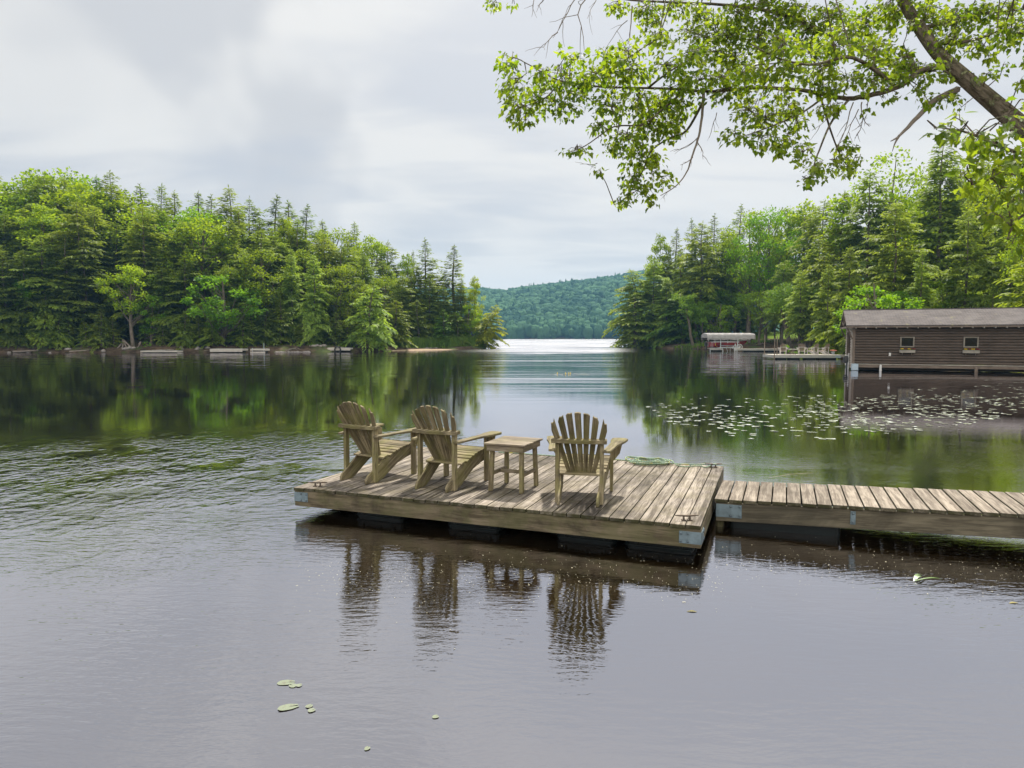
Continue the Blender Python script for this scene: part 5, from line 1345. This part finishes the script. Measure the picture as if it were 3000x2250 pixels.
# shrubs
for u, Y, v, k, tn, w_, lab in ((2452, 72.5, 1006, 0, 'yellow', 1.5, 'bright green bush at the end of the far dock by the boathouse'), (2432, 74, 1022, 1, 'bright', 1.4, 'low bright bush behind the flower pot'), (2345, 80, 1020, 1, 'green', 1.4, 'dark fern clump between the far chairs'), (2300, 86, 1010, 0, 'green', 1.1, 'rounded bush behind the first far chair'),
        (2045, 118.5, 1008, 1, 'mid', 1.4, 'low bush at the foot of the leaning trunk'), (2000, 119.5, 1008, 1, 'olive', 1.3, 'low brown green bush on the bank before the lift'), (2215, 116, 1008, 1, 'bright', 1.8, 'grassy bush on the bank behind the red boat'),
        (70, 93.2, 1012, 1, 'green', 1.1, 'fern clump on the bare bank at the foot of the shaded maple'), (160, 93.4, 1010, 1, 'mid', 1.2, 'small fern clump on the bare bank'), (275, 93.4, 1012, 1, 'mid', 1.0, 'low plants beside the flared hemlock base'), (430, 94.0, 1000, 1, 'green', 1.0, 'round green fern above the low grey dock'), (378, 94, 1012, 1, 'mid', 1.0, 'low plants at the roots of the crooked maple'),
        (1020, 100, 1000, 1, 'dark', 1.4, 'dark shrub above the tyre dock'), (700, 97, 985, 0, 'dark', 1.2, 'dark shrub behind the long swim dock')):
    tree('bush', k, u, Y, v, tn, w_, lab)
# labels for the trees set out in rows
LM = [(-999, 210, 'bare bank'), (210, 380, 'flared hemlock base'), (380, 560, 'low weathered dock'), (560, 725, 'long swim dock'), (725, 890, 'short raft with poles'), (890, 1080, 'tyre dock'), (1080, 1320, 'sandy beach')]
LMR = [(1900, 2060, 'leaning trunk'), (2060, 2210, 'boat canopy'), (2210, 2440, 'far chairs'), (2440, 2600, 'boathouse gable'), (2600, 2780, 'middle of the roof'), (2780, 3200, 'right end of the roof')]
ROWT = dict(sky='breaking the skyline above', third='high in the wood above', second='midway up the wood above', first='low in the wood behind', water='at the waterside by', deep='deep behind')
KN = {'hemlock_tree': 'hemlock', 'spruce_tree': 'spruce', 'young_hemlock': 'young hemlock', 'maple_tree': 'maple'}
TN = dict(olive='olive', dark='dark', pale='pale', green='deep green', yellow='yellow green', bright='bright green', mid='mid green', blue='bluish')
cells = {}
for T in TREES:
    if T['label']:
        T['o']['label'] = T['label']; continue
    lm = next((c for a, b, c in (LM if T['side'] == 'L' else LMR) if a <= T['u'] < b), 'sandy beach')
    cells.setdefault((T['row'], lm, KN[T['kind']], TN[T['tint']]), []).append(T)
for (row, lm, kn, tn), L_ in cells.items():
    L_.sort(key=lambda T: -T['h']); base = f'{tn} {kn} {ROWT[row]} the {lm}'
    suf = [''] if len(L_) == 1 else ([', taller of two', ', shorter of two'] if len(L_) == 2 else [', tallest of three', ', middle height of three', ', shortest of three'] if len(L_) == 3 else [f', {w_} tallest there' for w_ in ('the', 'second', 'third', 'fourth', 'fifth', 'sixth')])
    for T, s_ in zip(L_, suf): T['o']['label'] = base + s_
for T in TREES:
    T['o']['group'] = T['group'] or ('low shrubs and ferns on the banks' if T['kind'] == 'shrub' else ('trees along the left bank' if T['side'] == 'L' else 'trees along the right bank'))

# ------------------------------------------------------------ reeds on the point, driftwood, roots, stones
mReed = foliage('reed_blades', (.08, .16, .02), (.17, .27, .035), (.32, .46, .05), .4, 1.2, tint=False)
def blades(n, fn, hmin, hmax, wd_=.05):
    V = []; F = []; k = 0
    while k < n:
        x, y = fn()
        z = gz(x, y)
        if z < .03: continue
        h = random.uniform(hmin, hmax); a = random.uniform(0, 6.28); ln = random.gauss(0, .22); c, s_ = math.cos(a) * wd_, math.sin(a) * wd_
        V += [(x - c, y - s_, z - .03), (x + c, y + s_, z - .03), (x + ln * .5 + c * .7, y + s_ * .7, z + h * .6), (x + ln * .5 - c * .7, y - s_ * .7, z + h * .6), (x + ln * 1.1, y, z + h)]
        b = 5 * k; F += [(b, b + 1, b + 2), (b, b + 2, b + 3), (b + 3, b + 2, b + 4)]; k += 1
    return np_mesh('reeds', np.array(V), np.array(F), 3, mReed)
def onpoint():
    u = random.uniform(1140, 1432); Yw = shoreY(u)
    return X_at(u, Yw), Yw + .6 + abs(random.gauss(0, 1.7)) + (1.2 if u < 1310 else .1)
rd = link('reeds', blades(5200, onpoint, .6, 1.9)); tag(rd, 'fresh green reeds and grass on the low point beyond the beach', 'reeds', kind='stuff')
def onright():
    u = random.uniform(1985, 2260); return X_at(u, 118.5), 118.3 + random.uniform(.2, 3)
g2 = link('bank_grass', blades(1500, onright, .15, .6)); tag(g2, 'rough grass along the bank behind the boat lift', 'grass', kind='stuff')
def driftwood(name, P, R_, label, cat, mat=mTwig):
    m = MB()
    for p_, r_ in zip(P, R_): m.tube(smooth_pts([Vector(q) for q in p_], 4), np.linspace(r_, r_ * .35, (len(p_) - 1) * 4 + 1), 6)
    return tag(m.build(name, mat, smooth=True), label, cat)
def W(u, Y, v): q = at_depth(u, v, Y); return (q.x, q.y, q.z)
driftwood('driftwood', [[W(1665 - 820, 93.6, 1024), W(858, 93.8, 1021), W(868, 94.2, 1019), W(880, 94.3, 1024)], [W(862, 93.8, 1020), W(872, 93.7, 1025)], [W(835, 93.2, 1026), W(855, 93.4, 1025)]], [.09, .06, .07], 'bleached driftwood branch lying at the waterline between the raft and the tyre dock', 'driftwood')
driftwood('driftwood', [[W(2222, 116, 1010), W(2235, 116, 1006), W(2245, 116.2, 1011)], [W(2228, 116, 1008), W(2236, 116, 1003)]], [.14, .08], 'pale bare log lying on the bank behind the lift dock', 'driftwood')
driftwood('tree_roots', [[W(362, 94.6, 996), W(352, 93.8, 1012), W(342, 93.2, 1021)], [W(362, 94.6, 996), W(360, 93.7, 1012), W(356, 93.0, 1022)], [W(362, 94.6, 996), W(368, 93.8, 1013), W(374, 93.1, 1021)], [W(364, 94.6, 998), W(380, 94, 1014), W(392, 93.5, 1019)]], [.16, .15, .15, .13], 'pale exposed roots spilling down the bank under the crooked maple', 'roots')
driftwood('tree_roots', [[W(247, 97, 990), W(243, 94, 1012), W(232, 93.1, 1022)], [W(247, 97, 990), W(248, 94, 1013), W(247, 93, 1024)], [W(248, 97, 990), W(256, 94.2, 1014), W(266, 93.3, 1020)]], [.34, .34, .30], 'thick grey roots of the big olive hemlock at the water', 'roots', mBark)
driftwood('driftwood', [[W(407, 93.4, 984 + 24), W(412, 93.2, 1002), W(409, 92.9, 1010), W(402, 92.6, 1019)]], [.10], 'curved pale branch standing at the end of the low dock', 'driftwood')
driftwood('fallen_branch', [[W(1388, 118, 1012), W(1420, 117.4, 1009), W(1450, 117, 1017), W(1466, 116.6, 1024)], [W(1410, 117.4, 1010), W(1432, 117, 1018), W(1440, 116.8, 1023)]], [.10, .06], 'bare dark branch drooping into the water at the tip of the point', 'branch', mBark)
driftwood('dead_bough', [[W(322, 95, 965), W(305, 94.4, 962), W(292, 94, 968), W(282, 93.8, 978)], [W(308, 94.5, 962), W(298, 94, 975), W(290, 93.7, 985)], [W(315, 94.6, 964), W(310, 94, 976), W(300, 93.6, 990)], [W(302, 94.2, 964), W(288, 93.9, 962)]], [.06, .05, .05, .04], 'tangle of dead grey twigs hanging beside the flared hemlock trunk', 'branch')
mRock = simple('shore_stone', (.30, .27, .25), .9, 0, .4, 3, .2, .4)
def stone(u, Y, r_, label, group):
    V = ICO2 * np.array([random.uniform(.8, 1.4), random.uniform(.7, 1.1), random.uniform(.45, .7)]) * r_
    o_ = Vector((u, Y or 7, 3)); V = V * np.array([1 + .35 * mnoise.noise(Vector(v / r_) * 1.5 + o_) for v in V])[:, None]
    Y = Y or shoreY(u) + random.uniform(.1, .9)
    o = link('stone', np_mesh('stone', V, ICO2F, 3, mRock)); X = X_at(u, Y); o.location = (X, Y, max(gz(X, Y), 0) + .02); tag(o, label, 'stone', group)
ICO2, ICO2F = ico(2)
for i in range(16): stone(808 + i * 6.2 + random.uniform(-3, 3), 93.0 + i * .09, random.uniform(.12, .28), 'small pale stone in the line along the water left of the tyre dock', 'stones along the waterline')
for i in range(30): stone(random.choice([random.uniform(5, 395), random.uniform(530, 610), random.uniform(905, 955), random.uniform(1035, 1110)]), 0, random.uniform(.14, .42), 'brown grey stone lying along the foot of the left bank', 'stones at the foot of the left bank')
for u_, l_, n_ in ((40, 3.2, 'weathered'), (205, 2.4, 'dark'), (575, 2.6, 'bleached')):
    Yl = shoreY(u_) + .25; driftwood('fallen_log', [[(X_at(u_, Yl), Yl, .12), (X_at(u_, Yl) + l_ * .5, Yl + .15, .2), (X_at(u_, Yl) + l_, Yl + .3, .34)]], [.16], n_ + ' fallen log lying along the foot of the left bank', 'log')
for i in range(5): stone(1246 + i * 8 + random.uniform(-2, 2), 110.4 + i * .2, random.uniform(.12, .26), 'small pale stone at the top of the sandy beach', 'stones on the beach')

# ------------------------------------------------------------ cabin roof glimpsed through the trees at the far right
mRoofB = simple('brown_roof', (.16, .10, .08), .9, 0, .35, 6)
cX, cY = X_at(3000, 66), 66.0; cz_ = gz(cX + 3, cY)
cb = thing('cabin', 'brown shingled cabin roof glimpsed behind the trunk at the right end of the boathouse', 'cabin', (cX + 2.6, cY, cz_), rad(-10))
m = MB(); m.box((0, 0, 1.3), (6.0, 5, 2.8), None, 0); m.build('wall', wLog, cb)
for s in (-1, 1):
    m = MB(); m.beam((0, s * 3.1, 2.55), (0, 0, 4.3), 7.0, .12); m.build('roof', mRoofB, cb)
for x in (-1.6, 1.2):
    m = MB(); m.box((x, -2.53, 1.5), (.9, .08, 1.0)); f_ = m.build('window', wGrey, cb); m = MB(); m.box((x, -2.58, 1.5), (.74, .03, .84)); m.build('pane', mPane, f_)
# ------------------------------------------------------------ the near maple reaching over the water
mLeafN, t = newmat('near_maple_leaf')
geo = t.new('ShaderNodeNewGeometry'); isl = geo.outputs['Random Per Island']; pos = geo.outputs['Position']
f = t.math('ADD', isl, t.math('MULTIPLY', t.math('SUBTRACT', t.noise(pos, 1.1, 3), .5), 1.4), clamp=True)
col = t.mix(f, (.045, .095, .010, 1), (.105, .17, .016, 1)); tc = t.mix(f, (.24, .40, .01, 1), (.55, .67, .03, 1))
p = t.new('ShaderNodeBsdfPrincipled', {'Roughness': .5, 'Specular IOR Level': .35}); t.set(p, 'Base Color', col)
tr = t.new('ShaderNodeBsdfTranslucent'); t.set(tr, 'Color', tc)
mx = t.new('ShaderNodeMixShader', {0: .52}); t.l.new(p.outputs[0], mx.inputs[1]); t.l.new(tr.outputs[0], mx.inputs[2]); out(t, mx)
mBarkN, t = newmat('lichen_bark')
gc = t.new('ShaderNodeAttribute', attribute_name='gc').outputs['Vector']; pos = t.new('ShaderNodeNewGeometry').outputs['Position']
n = t.noise(t.map(gc, (5, 30, 30)), 1.0, 6, .7); col = t.mix(t.ss(n, .35, .65), (.085, .068, .055, 1), (.27, .225, .18, 1))
li = t.ss(t.noise(pos, 9, 6, .7), .52, .62); col = t.mix(t.math('MULTIPLY', li, .8), col, (.33, .34, .20, 1))
p = t.new('ShaderNodeBsdfPrincipled', {'Roughness': .95, 'Specular IOR Level': .1}); t.set(p, 'Base Color', col)
bp = t.new('ShaderNodeBump', {'Strength': 1.0, 'Distance': .035}); t.set(bp, 'Height', t.math('ADD', n, t.math('MULTIPLY', li, .6))); t.set(p, 'Normal', bp); out(t, p)

base = Vector((7.0, 4.9, gz(8.2, 6.0)))
nm_ = thing('maple_tree', 'big foreground maple with leaning lichened trunk and branches over the lake', 'tree', (8.2, 5.6, gz(8.2, 5.6)))
OFF = -Vector(nm_.location)
mr = random.Random(3)
def PX(u, v, d): return at_depth(u, v, d) + OFF
def limb(pts, r0, r1, name='branch', mat=mBarkN, n=8, k=5):
    P = smooth_pts(pts, k); m = MB(); R_ = [r0 + (r1 - r0) * (i / (len(P) - 1)) ** .9 for i in range(len(P))]
    P = [p_ + Vector((mr.gauss(0, 1), mr.gauss(0, 1), mr.gauss(0, 1))) * R_[i] * .10 for i, p_ in enumerate(P)]
    m.tube(P, R_, n); o = m.build(name, mat, nm_, smooth=True); return P
trunk_pts = [Vector((8.2, 5.6, gz(8.2, 5.6) - .4)) + OFF, Vector((8.0, 5.65, 1.3)) + OFF, Vector((7.4, 5.75, 2.4)) + OFF, PX(3230, 600, 6.0), PX(3080, 450, 6.3), PX(2950, 335, 6.6), PX(2830, 232, 6.85), PX(2752, 160, 7.0), PX(2690, 75, 7.2), PX(2640, -10, 7.4), PX(2590, -130, 7.7), PX(2540, -300, 8.0), PX(2520, -480, 8.4)]
Pt = smooth_pts(trunk_pts, 5); m = MB()
Rt = list(np.interp(range(len(Pt)), [0, 4, 12, 20, 30, 45, len(Pt) - 1], [.25, .155, .112, .090, .070, .052, .035]))
m.tube(Pt, Rt, 14); m.build('trunk', mBarkN, nm_, smooth=True)
SK = list(Pt[24:])
L1 = limb([PX(2790, 190, 6.93), PX(2706, 204, 6.9), PX(2634, 252, 6.8), PX(2562, 276, 6.75), PX(2489, 289, 6.7), PX(2435, 282, 6.65), PX(2355, 266, 6.6), PX(2236, 257, 6.6), PX(2150, 262, 6.6), PX(2069, 268, 6.6), PX(1942, 259, 6.7), PX(1762, 254, 6.8), PX(1650, 239, 6.9), PX(1599, 217, 6.9), PX(1527, 177, 7.0)], .030, .005)
L2 = limb([PX(2775, 190, 6.95), PX(2688, 206, 7.2), PX(2580, 178, 7.5), PX(2507, 138, 7.7), PX(2435, 104, 7.9), PX(2340, 60, 8.1), PX(2240, 30, 8.3), PX(2130, 15, 8.5), PX(2000, 8, 8.6), PX(1850, 0, 8.6), PX(1700, -20, 8.6), PX(1480, -10, 8.6)], .036, .006)
L3 = limb([PX(2062, 268, 6.6), PX(2058, 325, 6.55), PX(2047, 398, 6.5), PX(2026, 463, 6.5), PX(2011, 506, 6.5), PX(1979, 546, 6.45), PX(1935, 573, 6.4)], .016, .003, 'dead_branch', mTwig, 6)
L4 = limb([PX(2064, 290, 6.6), PX(2011, 383, 6.8), PX(1960, 405, 6.9), PX(1906, 445, 7.0), PX(1881, 506, 7.0), PX(1834, 579, 7.0), PX(1800, 600, 7.0)], .013, .003)
L5 = limb([PX(2000, 270, 6.7), PX(1930, 330, 6.6), PX(1877, 366, 6.5), PX(1798, 372, 6.5), PX(1715, 427, 6.4), PX(1650, 452, 6.4)], .012, .003)
L6 = limb([PX(2420, 280, 6.65), PX(2350, 330, 6.4), PX(2260, 370, 6.3), PX(2160, 405, 6.2)], .012, .003)
L7 = limb([PX(2805, 262, 6.85), PX(2735, 297, 6.7), PX(2688, 344, 6.6), PX(2652, 380, 6.55), PX(2630, 402, 6.5), PX(2609, 414, 6.5)], .034, .004, 'broken_limb', mTwig, 8)
limb([PX(2636, 396, 6.5), PX(2622, 420, 6.5), PX(2614, 444, 6.5)], .014, .002, 'broken_limb', mTwig, 6)
L8 = limb([PX(2490, 289, 6.7), PX(2440, 350, 6.5), PX(2400, 440, 6.4), PX(2380, 500, 6.3), PX(2372, 545, 6.3)], .013, .003)
L9 = limb([PX(2400, 272, 6.65), PX(2440, 400, 6.9), PX(2470, 470, 7.0), PX(2490, 490, 7.0)], .012, .003)
L10 = limb([PX(2620, 250, 6.8), PX(2500, 170, 6.3), PX(2380, 190, 6.0), PX(2280, 170, 5.9), PX(2200, 130, 5.8)], .02, .004)
L11 = limb([PX(2700, 85, 7.2), PX(2780, 60, 7.4), PX(2880, 40, 7.6), PX(2990, 30, 7.8)], .025, .006)
L12 = limb([PX(2720, 130, 7.1), PX(2840, 120, 6.9), PX(2940, 90, 6.7), PX(3040, 110, 6.5)], .022, .005)
L13 = limb([PX(1760, 254, 6.8), PX(1800, 200, 6.5), PX(1870, 150, 6.4), PX(1930, 110, 6.4)], .012, .004)
L14 = limb([PX(1900, 257, 6.7), PX(1960, 210, 6.4), PX(2030, 170, 6.3)], .012, .004)
L15 = limb([PX(1640, 238, 6.9), PX(1600, 285, 6.8), PX(1540, 310, 6.8)], .009, .003)
L16 = limb([PX(3090, 460, 6.2), PX(2990, 448, 5.4), PX(2923, 427, 5.0), PX(2840, 390, 4.8), PX(2740, 372, 4.7)], .02, .004)
L17 = limb([PX(3140, 520, 6.1), PX(3050, 520, 5.2), PX(2950, 510, 4.9), PX(2850, 545, 4.7)], .02, .004)
L18 = limb([PX(3180, 560, 6.0), PX(3060, 600, 5.2), PX(2985, 640, 4.8), PX(2950, 700, 4.6)], .018, .004)
L19 = limb([PX(2330, 60, 8.1), PX(2300, 120, 8.3), PX(2220, 190, 8.4), PX(2130, 180, 8.5)], .012, .004)
ALL = [SK[:], L1, L2, L4, L5, L6, L8, L9, L10, L11, L12, L13, L14, L15, L16, L17, L18, L19]
node = [q for P in ALL for q in P]; NA = np.array([q[:] for q in node])
# bare dead twigs
def twiglet(m, p0, d, L, r_, depth=0):
    P = [p0]; d = d.normalized()
    for i in range(5):
        d = (d + Vector((mr.gauss(0, .16), mr.gauss(0, .16), mr.gauss(0, .16) - .03))).normalized(); P.append(P[-1] + d * L / 5)
    m.tube(P, list(np.linspace(r_, r_ * .35, 6)), 5, cap=False)
    if depth < 2:
        for i in (1, 2, 3, 4):
            if mr.random() < .8: twiglet(m, P[i], d + Vector((mr.gauss(0, .6), mr.gauss(0, .6), mr.gauss(0, .6))), L * mr.uniform(.3, .6), r_ * .6, depth + 1)
def line_twig(m, a, b, r_, sub=1):
    d = b - a; twiglet(m, a, d, d.length, r_, 2 - sub)
for (a, b, r_) in (((1718, -5, 8.4), (1650, 112, 8.0), .008), ((1686, -5, 8.4), (1634, 95, 8.1), .007), ((1634, 95, 8.1), (1573, 153, 7.9), .006), ((1750, -10, 8.4), (1712, 55, 8.2), .005), ((1565, -5, 8.4), (1558, 42, 8.3), .005), ((1600, -10, 8.4), (1575, 25, 8.3), .005), ((1852, 18, 8.3), (1812, 123, 8.0), .009), ((1838, 60, 8.2), (1765, 118, 8.0), .005),
                   ((2525, 300, 6.65), (2529, 345, 6.6), .007), ((2529, 340, 6.6), (2500, 400, 6.6), .005), ((2515, 320, 6.6), (2480, 430, 6.6), .005), ((2500, 300, 6.6), (2440, 420, 6.5), .006), ((2480, 300, 6.6), (2400, 410, 6.5), .005), ((2529, 345, 6.6), (2550, 370, 6.6), .005),
                   ((2040, 410, 6.5), (2080, 470, 6.5), .005), ((2030, 460, 6.5), (2000, 500, 6.5), .005), ((2047, 400, 6.5), (1975, 450, 6.6), .005), ((1960, 560, 6.4), (1930, 575, 6.4), .003), ((1750, 478, 6.9), (1700, 494, 6.9), .004), ((2220, 290, 6.6), (2200, 360, 6.5), .004), ((2100, 330, 6.6), (2085, 390, 6.5), .004), ((2240, 260, 6.6), (2180, 320, 6.4), .004)):
    a = PX(*a); b = PX(*b); m = MB(); line_twig(m, a, b, r_, 1); m.build('dead_twig', mTwig, nm_)
# leaves in clumps hung on fine twigs (photo column, row, half width, half height, depth)
CL = [(1720, 235, 40, 20, 6.8), (1800, 262, 40, 16, 6.7), (1980, 262, 50, 18, 6.6), (2110, 280, 45, 22, 6.5), (2190, 262, 50, 20, 6.5), (2290, 268, 50, 20, 6.5), (2390, 250, 50, 25, 6.5), (2450, 262, 40, 18, 6.5), (2560, 250, 50, 20, 6.6), (2640, 225, 45, 22, 6.7), (2585, 30, 40, 30, 7.8), (2480, 90, 55, 40, 7.2), (2370, 150, 55, 40, 6.6), (2150, 100, 50, 40, 8.2), (2020, 95, 40, 35, 8.2), (1490, 180, 30, 40, 7), (1500, 250, 40, 45, 7), (1515, 320, 45, 45, 7), (1580, 295, 50, 45, 6.9), (1640, 225, 60, 40, 6.9), (1660, 310, 45, 40, 6.8), (1580, 220, 40, 40, 6.9), (1655, 165, 25, 20, 6.8), (1690, 165, 25, 25, 6.8), (1765, 170, 45, 35, 6.5), (1830, 150, 50, 40, 6.4), (1930, 112, 55, 35, 6.4), (1750, 215, 60, 35, 6.6), (1840, 215, 70, 40, 6.5), (1950, 195, 60, 40, 6.4), (2040, 165, 50, 45, 6.3), (1700, 270, 40, 35, 6.8), (1540, 380 - 20, 30, 15, 6.9),
      (1790, 310, 50, 45, 6.6), (1870, 300, 60, 50, 6.7), (1940, 315, 60, 50, 6.8), (2000, 290, 50, 50, 6.8), (1900, 375, 60, 45, 6.7), (1960, 370, 50, 40, 6.8), (1760, 370, 35, 30, 6.5), (1840, 410, 55, 35, 6.6), (1690, 440, 50, 18, 6.4), (1880, 455, 60, 40, 7), (1800, 430, 40, 25, 6.8), (1860, 520, 45, 40, 7), (1920, 470, 25, 25, 7), (1940, 520, 35, 30, 7), (1835, 575, 30, 20, 7), (1890, 560, 30, 25, 7), (1910, 592, 20, 10, 7), (1755, 497, 20, 15, 6.9), (1810, 590, 20, 15, 7),
      (1440, 12, 28, 15, 8.6), (1500, 12, 12, 10, 8.6), (1815, 18, 45, 20, 8.5), (1900, 30, 45, 40, 8.4), (1980, 22, 55, 30, 8.5), (2050, 40, 55, 40, 8.4), (2100, 90, 60, 45, 8.3), (1910, 70, 30, 25, 8.4), (2160, 40, 60, 45, 8.3), (2080, 150, 45, 40, 8), (2150, 170, 55, 50, 8.3), (2220, 100, 60, 60, 8.2), (2290, 50, 60, 50, 8.1), (2200, 200, 50, 40, 6.3), (2290, 140, 65, 55, 5.9), (2360, 90, 60, 60, 7.9), (2440, 50, 60, 50, 7.9), (2450, 130, 60, 45, 6.2), (2540, 60, 60, 55, 7.6), (2615, 60, 35, 45, 7.8), (2560, 140, 70, 45, 6.6), (2630, 160, 45, 40, 7),
      (2230, 215, 55, 35, 6.2), (2320, 210, 60, 35, 6.1), (2400, 205, 60, 35, 6.3), (2480, 225, 60, 30, 6.6), (2570, 200, 60, 35, 6.8), (2660, 195, 55, 30, 6.9), (2340, 20, 60, 25, 8.1), (2240, 10, 60, 20, 8.2), (2130, 225, 50, 35, 6.5), (2060, 230, 50, 35, 6.5), (2000, 235, 40, 25, 6.6),
      (2190, 320, 50, 45, 6.4), (2250, 340, 55, 45, 6.3), (2310, 310, 50, 35, 6.5), (2150, 395, 40, 25, 6.2), (2230, 410, 60, 28, 6.2), (2300, 420, 45, 30, 6.4), (2340, 370, 30, 35, 6.4), (2350, 450, 35, 35, 6.4), (2400, 495, 45, 30, 6.3), (2460, 480, 35, 35, 7), (2370, 530, 25, 18, 6.3), (2510, 430, 18, 14, 7), (2495, 500, 25, 22, 7), (2470, 440, 25, 30, 7), (2440, 310, 25, 18, 6.6), (2420, 320, 35, 20, 6.6), (2540, 318, 14, 10, 6.7), (2590, 288, 14, 8, 6.7), (2630, 275, 20, 10, 6.8), (2520, 460, 15, 14, 7),
      (2720, 50, 55, 50, 7.3), (2800, 55, 60, 50, 7.4), (2880, 40, 60, 45, 7.6), (2960, 25, 50, 35, 7.8), (2780, 125, 50, 35, 7), (2860, 125, 50, 35, 6.9), (2945, 100, 50, 45, 6.7), (2900, 165, 25, 15, 6.8), (2890, 215, 50, 12, 6.5), (2940, 190, 20, 10, 6.5), (2985, 85, 30, 40, 6.6), (2990, 240, 18, 25, 6.3), (2720, 10, 30, 20, 7.8),
      (2735, 185, 22, 15, 6.4), (2672, 60, 18, 14, 6.6), (2790, 120, 25, 20, 7.4), (2780, 60, 30, 25, 7.6), (2710, 245, 30, 25, 6.9), (2770, 285, 45, 20, 6.8), (2720, 300, 25, 12, 6.8), (2815, 315, 14, 8, 6.6), (2760, 215, 40, 20, 6.8), (2690, 270, 20, 12, 6.8), (2640, 225, 30, 15, 6.8),
      (2745, 380, 45, 14, 4.7), (2810, 385, 55, 25, 4.8), (2880, 390, 50, 25, 4.9), (2800, 345, 35, 12, 5), (2850, 430, 55, 30, 4.9), (2920, 430, 50, 35, 5), (2970, 370, 35, 35, 4.6), (2840, 480, 40, 25, 4.7), (2910, 500, 50, 30, 4.8), (2975, 480, 35, 45, 4.7), (2850, 545, 50, 25, 4.7), (2930, 570, 50, 35, 4.8), (2985, 580, 25, 40, 4.6), (2920, 630, 35, 25, 4.7), (2975, 650, 30, 35, 4.6), (2965, 715, 25, 25, 4.6), (2985, 330, 20, 20, 4.6), (2990, 290, 15, 20, 4.7), (2835, 510, 25, 15, 4.6), (3040, 480, 60, 120, 4.9), (3050, 650, 60, 90, 4.8), (3080, 200, 70, 150, 6.3)]
LEAF = [(0, 0), (.03, .22), (-.06, .40), (.22, .36), (.40, .56), (.44, .34), (.58, .36), (.60, .22), (.78, .20), (1.0, 0)]
LEAF = [(x, y * .82) for x, y in LEAF]
leafV = []; leafF = []; nV = 0
tw = MB()
def add_leaf(p_, d, nrm, size):
    global nV
    d = d.normalized(); s_ = nrm.cross(d)
    if s_.length < 1e-3: return
    s_.normalize(); n_ = d.cross(s_); cup = mr.uniform(.05, .30); dr = mr.uniform(.0, .35); n0 = nV
    H_ = len(LEAF)
    for sg in (1, -1):
        for (x, y) in LEAF[1:-1]:
            q = p_ + (d * x + s_ * (sg * y) + n_ * (cup * abs(y) - dr * x * x)) * size; leafV.append(q[:])
    leafV.append(p_[:]); leafV.append((p_ + (d - n_ * dr) * size)[:])
    k = H_ - 2; a = n0; b = n0 + k; bs = n0 + 2 * k; tp = bs + 1; nV += 2 * k + 2
    leafF.append([bs] + [a + i for i in range(k)][::1] + [tp]); leafF.append([tp] + [b + i for i in range(k)][::-1] + [bs])
def clump(cu, cvv, ru, rv, dp):
    size0 = .050 if dp > 5.5 else .066
    area = math.pi * ru * rv; leafpx = size0 / dp * FPX
    n = max(4, int(area / (leafpx * leafpx * .20)))
    c = PX(cu, cvv, dp); i = int(np.argmin(((NA - np.array(c[:])) ** 2).sum(1))); root = node[i]
    mid = root.lerp(c, .55) + Vector((mr.gauss(0, .05), mr.gauss(0, .05), .04)); tw.tube([root, mid, c], [.006, .0045, .003], 5, cap=False)
    ntw = max(2, n // 7); ends = []
    for k in range(ntw):
        a = mr.uniform(0, 6.28); r_ = math.sqrt(mr.random())
        e = PX(cu + ru * r_ * math.cos(a), cvv + rv * r_ * math.sin(a), dp + mr.gauss(0, .22)); b0 = mid.lerp(c, mr.uniform(.1, 1))
        tw.tube([b0, b0.lerp(e, .55) + Vector((0, 0, .02)), e], [.003, .0024, .0016], 4, cap=False); ends.append((b0, e))
    for k in range(n):
        b0, e = mr.choice(ends)
        if mr.random() < .45:
            s_ = mr.uniform(.35, 1.05); q = b0.lerp(e, s_)
        else:
            a = mr.uniform(0, 6.28); r_ = math.sqrt(mr.random()) * 1.04; q = PX(cu + ru * r_ * math.cos(a), cvv + rv * r_ * math.sin(a), dp + mr.gauss(0, .25))
        outd = (e - b0).normalized() if (e - b0).length > 1e-3 else Vector((1, 0, 0))
        d = outd * .7 + Vector((mr.gauss(0, .55), mr.gauss(0, .55), mr.gauss(-.55, .4)))
        nr = Vector((mr.gauss(0, .5), mr.gauss(0, .5), 1.0))
        pet = q + d.normalized() * mr.uniform(.02, .05); add_leaf(pet, d, nr, size0 * mr.uniform(.5, 1.3))
for c_ in CL: clump(*c_)
# crown above and beyond the frame, so that the tree is whole and shades the dock side as it should
for _ in range(46):
    u = mr.uniform(2000, 3700); v = mr.uniform(-620, -40); clump(u, v, 75, 60, mr.uniform(6.0, 9.0))
lm_ = bpy.data.meshes.new('leaves'); lm_.from_pydata(leafV, [], leafF); lm_.update(); lm_.materials.append(mLeafN)
lo = link('leaves', lm_, nm_); tw.build('twigs', mBarkN, nm_)
for o in nm_.children: o.matrix_parent_inverse = Matrix()
